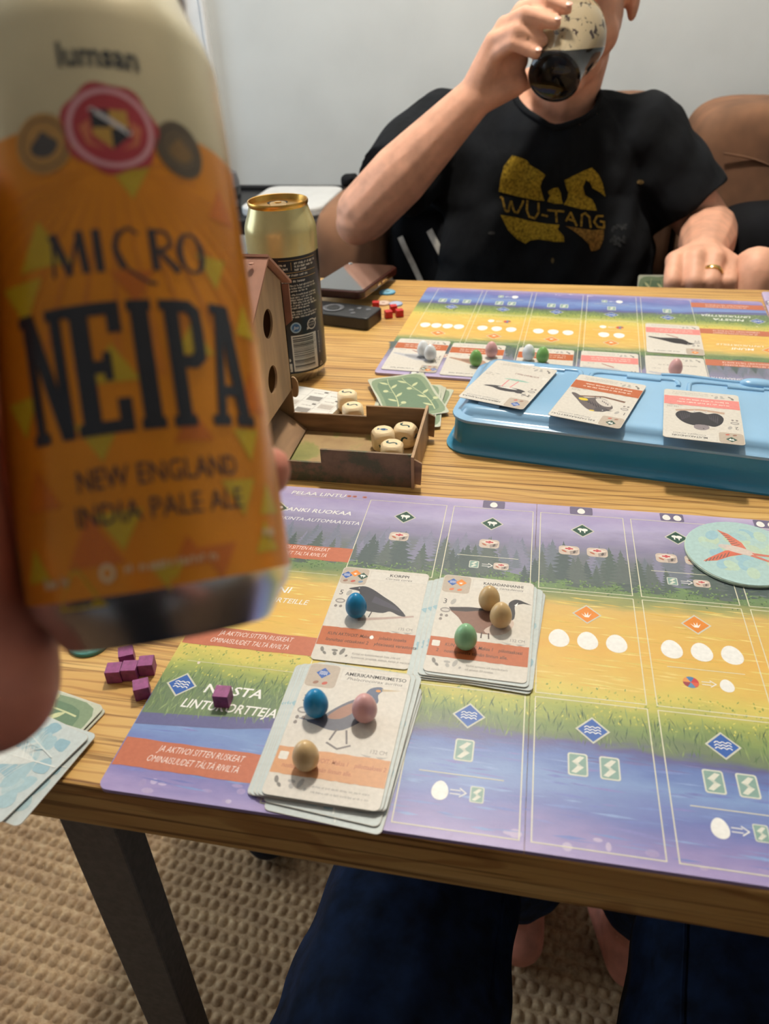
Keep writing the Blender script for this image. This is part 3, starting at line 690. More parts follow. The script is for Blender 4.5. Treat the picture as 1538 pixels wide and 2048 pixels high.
def bird_condor(P):
    P.taper([(12, 37), (30, 34.5), (48, 39)], 3.6, 3, (190, 160, 138)); P.poly(spline([(13, 47), (15, 56), (20, 62), (26, 61), (31, 63), (38, 62), (44, 57), (48, 48), (46, 41), (41, 38.6), (36, 41), (30, 38.4), (25, 41), (19, 38.4), (15, 41)], 4), (38, 36, 42))
    for k in range(5): P.taper([(18+1.2*k, 56-1.5*k), (17+1.7*k, 42)], 1.2, .3, (66, 62, 70)); P.taper([(43-1.2*k, 55-1.4*k), (45-1.8*k, 42)], 1.2, .3, (66, 62, 70))
    P.poly(spline([(25, 61), (24, 66), (28, 69.6), (33, 69), (35, 65.4), (33, 61)], 3), (138, 128, 132)); P.poly([(24.6, 66.5), (19.6, 64.4), (20.4, 66.4), (25, 68.4)], (206, 196, 180)); P.ell(28, 67, .6, .6, (30, 28, 30), 6); P.line([(26, 39.6), (25, 36)], 1.2, (200, 190, 186)); P.line([(34, 39.6), (34, 36)], 1.2, (200, 190, 186))
def bird_plain(P, c=(44, 40, 44)):
    P.taper([(24, 40), (33, 34), (36, 32)], 2, 1.2, (170, 110, 100)); P.up(); P.poly(spline([(8, 55.5), (12, 58.4), (16, 60), (21, 58), (28, 57), (37, 52), (44, 48), (54, 43), (53, 40.6), (42, 43), (33, 42), (24, 42), (17, 46), (13.6, 52)], 3), c); P.poly(spline([(22, 54), (32, 52.5), (42, 46), (34, 45), (25, 47)], 3), tuple(int(v*.8) for v in c)); P.ell(14.8, 57, .6, .6, WH, 6)
def bird_dove(P): bird_plain(P, (176, 140, 118))
def bird_gull(P): bird_plain(P, (186, 186, 190))
CARDS = {
 'raven': ('KORPPI', 'Corvus corax', '5', '135 CM', BRN, 'wgf', bird_raven, ('KUN AKTIVOIT: Maksa 1    joltakin toiselta', 'linnultasi ottaaksesi 2    yhteisestä varastosta'), ('Korppi on kaikkiruokainen lintu, joka syö', 'hyönteisiä, jyrsijöitä, matoja, kaloja ja marjoja.')),
 'goose': ('KANADANHANHI', 'Branta canadensis', '3', '132 CM', BRN, 'wg', bird_goose, ('KUN AKTIVOIT: Maksa 1    piilottaaksesi', '2    nostopinosta tämän linnun alle.'), ('Vanhin tunnettu villi kanadanhanhi', 'oli ainakin 33-vuotias.')),
 'cormorant': ('AMERIKANMERIMETSO', 'Phalacrocorax auritus', '3', '132 CM', (206, 150, 104), 'w', bird_cormorant, ('KUN AKTIVOIT: Maksa 1    piilottaaksesi 2', 'nostopinosta tämän linnun alle.'), None),
 'stilt': ('AMERIKANPITKÄJALKA', 'Himantopus mexicanus', '4', '71 CM', None, 'w', bird_stilt, ('KUN PELAAT: Nosta 2',), None),
 'warbler': ('KELTAPERÄKERTTULI', 'Setophaga coronata', '1', '23 CM', BRN, 'f', bird_warbler, None, None),
 'condor': ('MUSTAKONDORI', 'Coragyps atratus', '2', '150 CM', (226, 138, 132), 'f', bird_condor, None, None),
 'plain': (None, None, '4', None, (226, 138, 132), 'g', bird_plain, None, None), 'pinkband': (None, None, '2', None, (226, 138, 132), 'g', bird_gull, None, None),
 'gull': (None, None, '3', None, BRN, 'wgf', bird_gull, None, None), 'dove': (None, None, '0', None, BRN, 'g', bird_dove, None, None), 'noband': (None, None, '2', None, None, 'w', bird_gull, None, None)}
def draw_card(key):
    nm, la, pt, span, band, hab, bird, power, foot = CARDS[key]; P = Print(); rnd = random.Random(hash(nm or key) % 997 if False else len(key)*7)
    P.T = lambda p: (p[0]-28.5, p[1]-43.5)
    P.poly(rrect(.25, .25, 56.75, 86.75, 2.8, 4), (216, 210, 199)); P.up()
    P.poly(rrect(0.5, 69.5, 17.6, 86.5, 2.6, 3), TAN); P.rect(19, 76.2, 56.6, 84.6, (200, 194, 184)); P.up(); P.rect(19.2, 76.4, 56.6, 84.4, (219, 214, 204)); P.up()
    n = len(hab)
    for k, h in enumerate(hab): diamond(P, 9+(k-(n-1)/2)*(5.2 if n > 1 else 0), 80-(0 if n < 3 else (1.4 if k != 1 else -1)), 3.6 if n > 1 else 4, h, False)
    for k in range(n if n > 1 else 2): P.ell(9+(k-((n if n > 1 else 2)-1)/2)*5, 72.8, 1.7, 1.1, [(150, 110, 92), (196, 96, 80), (110, 140, 170)][k % 3] if key != 'goose' else (216, 122, 76), 8, .5)
    if nm:
        P.text(nm, 38, 80.5, 3.8 if len(nm) < 14 else 3.5, INK, 'C', .8, 0, .014, width=min(34, len(nm)*2.05)); P.text(la, 38, 77.3, 3.0, (110, 104, 100), 'C', .7, .3, width=min(33, len(la)*1.45))
    else: P.words(24, 79.5, 26, 2.2, (90, 86, 84), rnd)
    P.text(pt, 3.2, 58.6, 6.6, INK, 'L', .85); P.ell(9.2, 61, 1.5, 3.0, LG, 10, -.3)
    P.ell(5.4, 52.6, 3.2, 2.3, (150, 144, 138), 16); P.up(); P.ell(5.4, 52.6, 2.3, 1.2, (206, 200, 192), 12)
    for dx, dy in ((-1.6, 0), (1.6, 0)) + (((-1.6, -3.4),) if pt == '3' else ()): egg_icon(P, 5.2+dx, 47.6+dy, .95, 1.25, (136, 128, 122))
    bird(P); P.up()
    if span: P.text(span, 54, 31.2, 3.4, (146, 138, 132), 'R', .8); P.poly([(41, 30), (47, 29.4), (45, 28.2)], LG); P.poly([(55, 30), (49, 29.4), (51, 28.2)], LG)
    else: P.words(43, 31.4, 9, 2, LG, rnd)
    if band:
        pts = [(.3, 28.4+.25*math.sin(3)), ]+[(.3+56.4*i/24, 28.4+rnd.uniform(-.3, .3)) for i in range(1, 24)]+[(56.7, 28.4), (56.7, 12.4)]+[(56.7-56.4*i/24, 12.4+rnd.uniform(-.25, .25)) for i in range(1, 24)]+[(.3, 12.4)]
        P.poly(pts, band); P.up()
    pc_ = (70, 40, 26) if band == BRN else ((170, 104, 72) if key == 'cormorant' else (120, 70, 66))
    if power:
        for k, s in enumerate(power): P.text(s, 5+(4.5 if key != 'raven' and k == 0 else 0), 21.6-5.2*k, 3.7, pc_, 'L', .62, .1, .012, width=len(s)*1.12)
        egg_icon(P, 31.4, 22.8, 1.2, 1.6) if key == 'raven' else P.rect(1.8, 20.6, 6.4, 25.4, (226, 222, 212), .8)
    else:
        for k in range(2 if band else 1): P.words(8, 21.4-5*k, 40, 2.2, (228, 214, 200) if band else GRY, rnd)
    for dx, dy, a, b in ((5, 9, 2.2, 1.1), (7, 6.2, .9, 1.6), (12.5, 9, 2, 1.0), (13, 6.4, 1.2, 1.6), (17, 8.6, 3, 1.3), (20, 5.6, 1.0, .7)): P.ell(dx, dy, a, b, (124, 120, 114) if dx < 12 or key == 'raven' else LG, 8, dx)
    if foot:
        for k, s in enumerate(foot): P.text(s, 23, 7.2-3*k, 2.3, GRY, 'L', .62, .15, width=len(s)*.68)
    else:
        for k in range(2): P.words(23, 7.2-3*k, 28, 1.2, LG, rnd)
    return P.mesh('card_face', M['ink'])
def draw_back_green():
    P = Print(); P.T = lambda p: (p[0]-28.5, p[1]-43.5); rnd = random.Random(5)
    P.poly(rrect(.25, .25, 56.75, 86.75, 2.8, 4), (196, 200, 178)); P.up(); P.poly(spline([(3, 6), (28, 2.6), (54, 5), (54.4, 40), (53, 82), (28, 84), (3.4, 81), (2.4, 44)], 4), (130, 150, 118)); P.up()
    P.poly(spline([(7, 12), (28, 8), (50, 11), (50, 44), (48, 76), (28, 79), (8, 75), (6, 44)], 4), (104, 130, 102)); P.up(); LF = (204, 208, 160)
    for x0, y0, x1, y1 in ((10, 8, 22, 82), (46, 10, 36, 80)):
        P.taper([(x0+(x1-x0)*t+3*math.sin(t*5), y0+(y1-y0)*t) for t in [k/12 for k in range(13)]], 1.1, .5, LF)
        for k in range(7):
            t = .1+.85*k/7; x, y = x0+(x1-x0)*t+3*math.sin(t*5), y0+(y1-y0)*t; sg = 1 if k % 2 else -1; a = math.pi/2-sg*.8; l = 11
            if k % 3 == 1: P.line([(x, y), (x+sg*5, y+4)], .4, LF); P.ell(x+sg*6.4, y+5.4, 2.6, 2.6, LF, 12)
            else: P.poly([(x+l*math.cos(a)*u-1.7*math.sin(math.pi*u)*math.sin(a)*s_, y+l*math.sin(a)*u+1.7*math.sin(math.pi*u)*math.cos(a)*s_) for s_, us in ((1, [i/6 for i in range(7)]), (-1, [i/6 for i in range(5, 0, -1)])) for u in us], LF)
    return P.mesh('card_back', M['ink'])
def draw_back_feather():
    P = Print(); P.T = lambda p: (p[0]-28.5, p[1]-43.5); rnd = random.Random(11)
    P.poly(rrect(.25, .25, 56.75, 86.75, 2.8, 4), (196, 206, 204)); P.up()
    for k in range(70):
        x, y = rnd.uniform(5, 52), rnd.uniform(6, 82); P.poly(spline([(x+rnd.uniform(3, 8)*math.cos(a), y+rnd.uniform(2, 6)*math.sin(a)) for a in [i*math.pi/3 for i in range(6)]], 2), rnd.choice([(166, 194, 200), (154, 186, 196), (178, 200, 202), (146, 180, 192)]))
        if k % 14 == 13: P.up()
    P.up()
    def feather(x, y, l, a, w, c1, c2):
        ca, sa = math.cos(a), math.sin(a); f = lambda u, v: (x+u*ca-v*sa, y+u*sa+v*ca)
        up_ = [(u*l, w*(math.sin(math.pi*min(1, u*1.02))**.55)*(.55+.45*u)) for u in [i/14 for i in range(15)]]
        P.poly([f(u, v) for u, v in up_]+[f(u, -v*.7) for u, v in up_[::-1][1:-1]], c1); P.up()
        for k in range(26):
            u = l*rnd.uniform(.02, .45); sg = rnd.choice((1, -1)); ln = rnd.uniform(.7, 1.5)*w; P.line([f(u, 0), f(u+ln*.35, sg*ln*.6), f(u+ln*.5, sg*ln)], .22, c2)
        P.taper([f(-l*.18, 0), f(l*.5, .2), f(l, 0)], .8, .2, c2); P.up()
    feather(33, 13, 66, 1.72, 12, (216, 220, 214), (226, 230, 224)); feather(12, 46, 38, -.3, 7, (200, 212, 210), (222, 227, 221)); feather(40, 14, 38, 1.3, 5, (176, 202, 206), (214, 222, 218))
    return P.mesh('card_back', M['ink'])
ME_FACE = {k: draw_card(k) for k in CARDS}; ME_GREEN = draw_back_green(); ME_FEATHER = draw_back_feather()
def card(face, x, y, z, deg, label, group=None, tilt=None):
    r = empty('bird_card' if face not in (ME_GREEN,) else 'bonus_card', (x, y, z), math.radians(deg), label, 'card', group)
    link('card_stock', ME_CARD, r)
    if face is not None: link('card_face', face, r, loc=(0, 0, CT))
    if tilt: r.rotation_euler = (tilt[0], tilt[1], math.radians(deg))
    return r
def tucked(x, y, z, deg, n, spread, label, group, face=None, seed=0):
    rnd = random.Random(seed)
    for k in range(n):
        dx, dy, dr = spread(k, rnd); card(face, x+dx, y+dy, z+k*(CT+.00006), deg+dr, label, group)
g0 = .0003
card(ME_FACE['raven'], .0271, -.1271, g0, -.2, 'bird card showing a raven with one blue egg on it')
tucked(.093, -.1296, g0, -1.4, 6, lambda k, r: ((-.0095, -.0035, 1.2), (.005, -.004, -3.2), (-.006, -.0028, .8), (.0045, -.0030, -1.6), (-.003, -.002, .6), (.0015, -.002, -.6))[k], 'card tucked beneath the Canada goose card', 'cards tucked under the goose card', ME_FEATHER)
zg = g0+6*(CT+.00006); card(ME_FACE['goose'], .093, -.1296, zg, -1.4, 'bird card showing a Canada goose with three eggs on it')
tucked(.0292, -.2206, g0, -.9, 9, lambda k, r: ((.005, -.0075, -3.5), (-.0085, .001, 1.0), (.004, -.004, -4.2), (-.0070, .0005, .5), (-.0055, .001, 1.2), (-.0040, 0, .4), (.0042, .002, -2), (-.0025, 0, .6), (.002, .001, -1))[k], 'card tucked beneath the cormorant card', 'cards tucked under the cormorant card', ME_FEATHER)
za = g0+9*(CT+.00006); card(ME_FACE['cormorant'], .0292, -.2206, za, -.9, 'bird card showing a cormorant with three eggs on it')
for key, x, y, dg, lb in (('gull', -.0074, .2845, 176.2, 'grey gull card under two white eggs'), ('dove', .0530, .2775, 176.6, 'brown dove card beside the two white eggs'), ('noband', .124, .2715, 176.4, 'card on the far mat under a white and a green egg'), ('pinkband', .188, .2685, 176.2, 'pink-banded card on the far mat half hidden by the blue box'), ('noband', .2515, .2625, 176.6, 'card on the far mat under a lone pink egg'), ('plain', .2601, .3580, 175.6, 'pink-banded card with a black bird on the yellow meadow row')):
    card(ME_FACE[key if not (key == 'noband' and x < .2) else 'gull'], x, y, g0, dg, lb)

# ------------------------------------------------------------------ eggs
def egg_mesh(mat):
    H, Rm = .0172, .0064; prof = [(0.0, 0.0)]
    for i in range(1, 18):
        t = i/18; a = math.pi*(1-t); z = H*(1-math.cos(math.pi*t))/2; r = Rm*math.sin(math.pi*t)*(1+.16*math.cos(math.pi*t)); prof.append((r, z))
    prof.append((0, H)); prof = [(max(r, .00001), z) for r, z in prof]; prof[0] = (.0018, .00012)
    return MB().lathe(prof, 28).obj('egg', mat, None, True)
EG = {}
def egg(kind, x, y, z, label, group=None):
    if kind not in EG: EG[kind] = o = egg_mesh(M['egg_'+kind])
    else: o = EG[kind].copy(); col.objects.link(o)
    o.location = (x, y, z+ZO); o.rotation_euler = (0, 0, random.uniform(0, 6)); tag(o, label, 'egg', group or 'miniature eggs'); return o
for k, px, py, z, lb in (('blue', 712, 1236, g0+CT, 'blue toy egg standing on the raven card'), ('cream', 977, 1222, zg+CT, 'cream toy egg on the goose card touching its title'), ('cream', 1000, 1256, zg+CT, 'cream toy egg on the goose card over the goose breast'),
                         ('green', 930, 1300, zg+CT, 'pale green toy egg on the goose card'), ('blue', 632, 1434, za+CT, 'blue toy egg on the cormorant card'), ('pink', 729, 1444, za+CT, 'pink toy egg on the cormorant card'), ('cream', 612, 1540, za+CT, 'cream toy egg on the cormorant card'),
                         ('white', 846, 714, g0+CT, 'white toy egg on the gull card, the one farther behind'), ('white', 860, 722, g0+CT, 'white toy egg on the gull card, the one in front'), ('leaf', 951, 733, g0+CT, 'green toy egg on the brown dove card'), ('pink', 982, 716, g0+CT, 'pink toy egg on the brown dove card'),
                         ('white', 1056, 722, g0+CT, 'white toy egg beside a green one behind the blue box'), ('leaf', 1084, 727, g0+CT, 'green toy egg beside a white one behind the blue box'), ('pink', 1349, 752, g0+CT, 'lone pink toy egg behind the blue box')):
    p = un(px, py, z); egg(k, p.x, p.y+.002, z, lb)

# ------------------------------------------------------------------ cubes and tokens
CUBE = {}
def cube(kind, px, py, z, deg, label, group, s=.0084):
    p = un(px, py, z)
    if kind not in CUBE: CUBE[kind] = o = MB().box((0, 0, s/2), (s, s, s)).obj('wooden_cube', M[kind+'_wood'], None, bevel=.0003)
    else: o = CUBE[kind].copy(); col.objects.link(o)
    o.location = (p.x, p.y, z+ZO); o.rotation_euler = (0, 0, math.radians(deg)); tag(o, label, 'cube', group)
zT = TT+.0001
cube('purple', 233, 1356, zT, 14, 'purple wooden cube in the cluster on the table beside the mat', 'purple cubes clustered on the table')
cube('purple', 264.5, 1352, zT, 12, 'purple wooden cube in the cluster on the table beside the mat', 'purple cubes clustered on the table')
cube('purple', 257, 1323, zT, 28, 'purple wooden cube in the cluster on the table beside the mat', 'purple cubes clustered on the table')
cube('purple', 297, 1342, zT, 16, 'purple wooden cube in the cluster on the table beside the mat', 'purple cubes clustered on the table')
cube('purple', 287, 1389, zT, 28, 'purple wooden cube in the cluster on the table beside the mat', 'purple cubes clustered on the table')
cube('purple', 448, 1404, .0001, 4, 'purple wooden cube standing alone on the mat lettering', None)
for px, py, dg in ((752, 616.5, 8), (777, 635, 26), (799, 632.5, 24), (787, 624, 20)): cube('red', px, py, zT, dg, 'small red wooden cube beside the remote control', 'red cubes by the remote')
def disc(name, x, y, z, r, h, base, rings, label, cat, mark=None, rz=0):
    o = empty(name, (x, y, z), rz, label, cat)
    MB().lathe([(r*.985, 0), (r, h*.2), (r, h*.8), (r*.97, h)], 40).obj('disc_body', simple(name+'_body_'+label.split()[0], base, .4), o, True)
    P = Print(); P.ell(0, 0, r*970, r*970, base, 32); P.up()
    for rr, c in rings: P.ell(0, 0, r*1000*rr, r*1000*rr, c, 32); P.up()
    if mark: mark(P, r*1000)
    link('disc_face', P.mesh('disc_face', M['ink']), o, loc=(0, 0, h)); return o
def worm(P, r): P.line([(-.55*r+1.1*r*i/12, .16*r*math.sin(i*math.pi/6)) for i in range(13)], .16*r, (48, 110, 104))
p = un(181, 1286, TT); disc('food_token', p.x, p.y, TT, .0125, .0022, (64, 138, 130), ((.9, (90, 164, 152)), (.74, (168, 210, 188)), (.6, (196, 224, 198))), 'round teal cardboard token under the raised can', 'token', worm, .4)
p = un(775, 586, TT); disc('food_token', p.x, p.y, TT, .0105, .002, (86, 150, 186), ((.85, (128, 186, 212)), (.6, (150, 200, 220))), 'round blue cardboard token beside the phone', 'token', lambda P, r: P.ell(0, 0, .35*r, .14*r, (40, 60, 80), 12, .4))
p = un(762, 608, TT); disc('food_token', p.x+.003, p.y, TT, .0085, .002, (206, 178, 160), ((.8, (226, 204, 190)),), 'round beige cardboard token behind the red cubes', 'token', lambda P, r: P.ell(0, 0, .3*r, .16*r, (150, 90, 80), 10))
p = un(784, 612, TT); disc('food_token', p.x+.004, p.y+.005, TT, .0085, .002, (150, 170, 206), ((.8, (182, 196, 220)),), 'round lilac cardboard token behind the red cubes', 'token')
def flyer(P, r):
    s = r/35; rnd = random.Random(2)
    for k in range(40):
        a, q = rnd.uniform(0, 6.28), rnd.uniform(0, 26); P.ell(q*s*math.cos(a), q*s*math.sin(a), 6*s, 4*s, rnd.choice([(180, 208, 200), (188, 212, 192), (168, 202, 204), (158, 196, 208), (190, 210, 186)]), 10, rnd.uniform(0, 3))
    P.up(); W = (122, 96, 90)
    P.poly([(a*s, b*s) for a, b in ((-2, 2), (-10, 1), (-22, -7), (-27, -11), (-18, -10), (-8, -5), (0, -3))], (214, 112, 88)); P.poly([(a*s, b*s) for a, b in ((-4, 4), (-5, 14), (-9, 25), (-3, 20), (3, 10), (4, 3))], (214, 122, 100)); P.up()
    for k in range(7): P.line([((-8-2.6*k)*s, (-1-1.3*k)*s), ((-11-2.4*k)*s, (-6-.9*k)*s)], .6*s, W); P.line([((-4-.5*k)*s, (6+2.4*k)*s), ((1-1.0*k)*s, (8+2.0*k)*s)], .6*s, W)
    P.up(); P.poly([(a*s, b*s) for a, b in spline([(-11, 7), (-6, 7.4), (2, 4), (9, -2), (5, -4.6), (-4, -1), (-10, 3)], 3)], (216, 200, 190)); P.up()
    P.poly([(a*s, b*s) for a, b in ((6, -1), (30, -6), (31, -7.4), (7, -4))], (206, 122, 104)); P.poly([(a*s, b*s) for a, b in ((6, -3), (29, -19), (28, -20), (4, -4.6))], (206, 122, 104)); P.ell(-10.4*s, 6*s, 2.6*s, 2.2*s, (206, 196, 190), 12)
disc('round_board', .2555, -.0335, .0002, .0355, .0024, (190, 210, 190), ((.99, (176, 206, 204)),), 'round cardboard disc picturing a flying scissor-tailed bird on the mat', 'disc', flyer, .1)

# ------------------------------------------------------------------ blue plastic box with cards on it
BA = math.radians(-8.45)
bx = empty('storage_tray', (.0420, .0855, TT), BA, 'pale blue moulded plastic tray lid holding three bird cards', 'tray')
BL, BD = .362, .137
def rr3(ins, z, r): return [Vector((x, y, z)) for x, y in rrect(ins, ins, BL-ins, BD-ins, max(r-ins*.5, .004), 8)]
MB().loft([rr3(.0, 0, .022), rr3(.0, .0015, .022), rr3(.003, .003, .022), rr3(.0055, .006, .022), rr3(.0065, .0268, .022)]).obj('tray_base', M['tray_teal'], bx, True)
MB().loft([rr3(.0075, .0262, .022), rr3(.0045, .0266, .022), rr3(.0042, .0275, .022), rr3(.0045, .0288, .022), rr3(.0075, .0298, .022), rr3(.0105, .0305, .020),
           rr3(.0120, .0325, .019), rr3(.0140, .0352, .018), rr3(.0170, .0364, .017), rr3(.0210, .0366, .016)]).obj('tray_lid', M['tray_blue'], bx, True)
zB = .0366
def ridge(pts, r=.0022, name='raised_ridge'):
    MB().tube([(a, b, zB-.0004) for a, b in spline(pts, 4, False)] if len(pts) > 2 else [(a, b, zB-.0004) for a, b in pts], r, 10).obj(name, M['tray_blue'], bx, True)
for i, cx in enumerate((.062, .143, .224, .300)):                 # L-shaped frames of the card bays
    ridge([(cx-.036, .026), (cx-.036, .095), (cx-.034, .107), (cx-.026, .1105)]); ridge([(cx-.026, .1105), (cx-.006, .1105)]); ridge([(cx-.006, .1065), (cx+.022, .1065)], .0026); ridge([(cx+.022, .1095), (cx+.033, .1095), (cx+.0365, .105), (cx+.0365, .098)])
    ridge([(cx-.036, .024), (cx-.018, .0205)], .0026)
ridge([(.165, .1195), (.185, .1225), (.215, .120), (.232, .1205)], .0018, 'embossed_tail'); 
v, f = superq((.243, .119, zB), (.030, .014, .009), .8, .9, 24, 14); MB().add(v, f).obj('embossed_bird', M['tray_blue'], bx, True)
ridge([(.255, .119), (.268, .1225), (.290, .114), (.318, .102), (.35, .09)], .0022, 'embossed_wing')
for k in range(5): ridge([(.262+.006*k, .122-.002*k), (.272+.006*k, .1245-.003*k)], .0011, 'embossed_feather')
zc = TT+zB+.0026
for key, ctr, dg, lb in (('stilt', (.0938, .140), -18.5, 'bird card with a black wading bird lying on the blue tray'), ('warbler', (.1668, .1155), -18.2, 'bird card with a streaky bird and yellow spot on the blue tray'), ('condor', (.2438, .0965), -7, 'bird card with a black vulture lying on the blue tray')):
    card(ME_FACE[key], ctr[0], ctr[1]+.001, zc, dg+180, lb)

# ------------------------------------------------------------------ bird house dice tower with tray
tw = empty('dice_tower', (-.126, .067, TT), 0, 'cardboard bird house dice tower with an open dice tray', 'dice tower')
x0, x1, y0, y1, hz, pk = -.045, .037, -.041, .041, .132, .160
def wall(name, poly, holes, T, th=.0018, mat=None):
    # board with round holes: outline bridged to each hole
    bm = bmesh.new(); loops = [poly]+[ell(hx, hy, r, r, 24) for hx, hy, r in holes]; es = []
    for lp in loops:
        vs = [bm.verts.new((a, b, 0)) for a, b in lp]
        es += [bm.edges.new((vs[i], vs[(i+1) % len(vs)])) for i in range(len(vs))]
    r_ = bmesh.ops.triangle_fill(bm, edges=es, use_beauty=True); fs = [g for g in r_['geom'] if isinstance(g, bmesh.types.BMFace)]
    ex = bmesh.ops.extrude_face_region(bm, geom=fs); bmesh.ops.translate(bm, verts=[g for g in ex['geom'] if isinstance(g, bmesh.types.BMVert)], vec=(0, 0, th))
    bmesh.ops.recalc_face_normals(bm, faces=bm.faces); bmesh.ops.transform(bm, matrix=T, verts=bm.verts)
    me = bpy.data.meshes.new(name); bm.to_mesh(me); bm.free(); me.materials.append(mat or M['kraft']); return link(name, me, tw)
def frame(o, ex, ey):
    ex, ey = Vector(ex), Vector(ey); ez = ex.cross(ey); return Matrix(((ex.x, ey.x, ez.x, o[0]), (ex.y, ey.y, ez.y, o[1]), (ex.z, ey.z, ez.z, o[2]), (0, 0, 0, 1)))
gab = [(y0, .040), (y1, .040), (y1, hz), (0, pk), (y0, hz)]
wall('front_panel', gab, [(-.004, .052+.016, .0112), (.0, .112, .0112)], frame((x1-.0018, 0, 0), (0, 1, 0), (0, 0, 1)))
wall('back_panel', [(y0, 0), (y1, 0), (y1, hz), (0, pk), (y0, hz)], [], frame((x0, 0, 0), (0, 1, 0), (0, 0, 1)))
for yy in (y0, y1-.0018): wall('side_panel', [(x0, 0), (x1, 0), (x1, hz), (x0, hz)], [], frame((0, yy+.0018, 0), (1, 0, 0), (0, 0, 1)))
for sg in (-1, 1):
    e = Vector((0, sg*(y1+.008), -(pk-hz)*1.2)); L = e.length; e.normalize()
    wall('roof_panel', [(x0-.006, -.001), (x1+.006, -.001), (x1+.006, L), (x0-.006, L)], [], frame((0, 0, pk+.002), (1, 0, 0), tuple(e)), .002, M['copper'])
    wall('eave_flap', [(x0, 0), (x1+.004, 0), (x1+.004, -.030), (x1-.006, -.038), (x0, -.038)], [], frame((0, sg*(y1+.0075), hz-.004), (1, 0, 0), (0, 0, 1)), .0018, M['copper'])
    MB().lathe([(.0022, 0), (.0018, .0008), (.0004, .0012)], 14).obj('rivet', M['copper'], tw, True, loc=(x1-.004, sg*.009, pk-.0005))
wall('ramp', [(-.036, 0), (.036, 0), (.036, .075), (-.036, .075)], [], frame((x1+.010, 0, .003), (0, 1, 0), Vector((-.8, 0, .6))), .002, M['board_brown'])
MB().prism(spline([(x1-.001, .034), (x1+.004, .033), (x1+.005, .046), (x1, .050)], 3), 0, .0018, frame((0, y1+.002, 0), (1, 0, 0), (0, 0, 1))).obj('locking_tab', M['kraft'], tw)
# tray
tX1, f0, f1 = .153, -.040, .039
fl = wall('tray_floor', [(x1-.02, f0), (tX1, f0), (tX1, f1), (x1-.02, f1)], [], frame((0, 0, .0004), (1, 0, 0), (0, 1, 0)), .0016, None)
m_, nt_, b_ = new_mat('mossy_printed_planks'); nt_.links.new(ramp(nt_, noise(nt_, coords(nt_), 28, 4), [(.3, (152, 120, 80)), (.5, (170, 142, 96)), (.56, (142, 138, 76)), (.75, (118, 120, 62))]), b_.inputs['Base Color']); fl.data.materials[0] = m_
m2, n2, b2 = new_mat('mossy_dark_planks'); n2.links.new(ramp(n2, noise(n2, coords(n2, (1, 1, 1)), 42, 5, .7), [(.3, (140, 114, 84)), (.5, (122, 98, 72)), (.58, (92, 92, 64)), (.75, (76, 82, 58))]), b2.inputs['Base Color']); b2.inputs['Roughness'].default_value = .6
def side_out(h0, h1, s): return [(x1, 0), (tX1, 0), (tX1, h1), (s, h1), (s, h0), (x1, h0)]
wall('tray_wall', side_out(.017, .0290, .082), [], frame((0, f0, 0), (1, 0, 0), (0, 0, 1)), .002, m2)
wall('tray_wall', side_out(.019, .0290, .102), [], frame((0, f1, 0), (1, 0, 0), (0, 0, 1)), .002, M['board_brown'])
wall('tray_wall', [(f0-.004, 0), (f1+.001, 0), (f1+.001, .031), (f0-.004, .028)], [], frame((tX1, 0, .0002), (0, 1, 0), (0, 0, 1)), .0022, M['kraft'])
for yy in (f0, f1): wall('tray_tab', [(tX1, .004), (tX1+.007, .003), (tX1+.008, .022), (tX1, .026)], [], frame((0, yy, 0), (1, 0, 0), (0, 0, 1)), .002, M['board_brown'])

# ------------------------------------------------------------------ dice
def die_me():
    m = MB(); n = 9; a = .009; R = 1.30*a
    for ax in range(3):
        for sg in (-1, 1):
            vs = []
            for i in range(n+1):
                for j in range(n+1):
                    p = [0, 0, 0]; p[ax] = sg*a; p[(ax+1) % 3] = a*(2*i/n-1); p[(ax+2) % 3] = a*(2*j/n-1); v = Vector(p)
                    if v.length > R: v = v*(R/v.length)
                    vs.append(v+Vector((0, 0, a)))
            m.add(vs, [[i*(n+1)+j, (i+1)*(n+1)+j, (i+1)*(n+1)+j+1, i*(n+1)+j+1] for i in range(n) for j in range(n)])
    me = m.mesh('die_body', M['die_wood'], True); bm = bmesh.new(); bm.from_mesh(me); bmesh.ops.remove_doubles(bm, verts=bm.verts, dist=1e-5); bmesh.ops.recalc_face_normals(bm, faces=bm.faces); bm.to_mesh(me); bm.free(); smooth_angle(me, 30); return me
ME_DIE = die_me()
def worm_mark():
    P = Print(); P.T = lambda q: (q[0]*1.35, q[1]*1.35); P.taper([(-3.6, .8), (-2.6, -.9), (-1, -.8), (.6, .8), (2.2, .9), (3.6, -.4)], 1.5, 1.1, (30, 76, 74)); P.poly([(-3.9, 1.9), (-2.9, 1.5), (-3.4, .2)], (30, 76, 74)); return P.mesh('worm_mark', M['ink'])
def fish_mark():
    P = Print(); P.T = lambda q: (q[0]*1.3, q[1]*1.3); P.poly(spline([(-1.8, 0), (.4, 1.5), (3.4, .2), (.6, -1.5)], 4), (34, 84, 128)); P.poly([(-3.6, 1.3), (-1.4, 0), (-3.6, -1.3)], (34, 84, 128)); P.up(); P.ell(2, .3, .3, .3, WH, 8); return P.mesh('fish_mark', M['ink'])
MW, MF = worm_mark(), fish_mark()
def die(px, py, z, deg, top, front, label, group):
    p = un(px, py, z); r = empty('wooden_die', (p.x, p.y, z), math.radians(deg), label, 'die', group)
    link('die_body', ME_DIE, r); link('die_mark', top, r, loc=(0, 0, .01802), rz=math.radians(-25))
    o = link('die_mark', front, r, loc=(0, -.00902, .009)); o.rotation_euler = (math.radians(90), 0, 0); o.rotation_euler.rotate_axis('Z', .5)
    o = link('die_mark', MF, r, loc=(.00902, 0, .009)); o.rotation_euler = (math.radians(90), 0, math.radians(90))
zf = TT+.0022
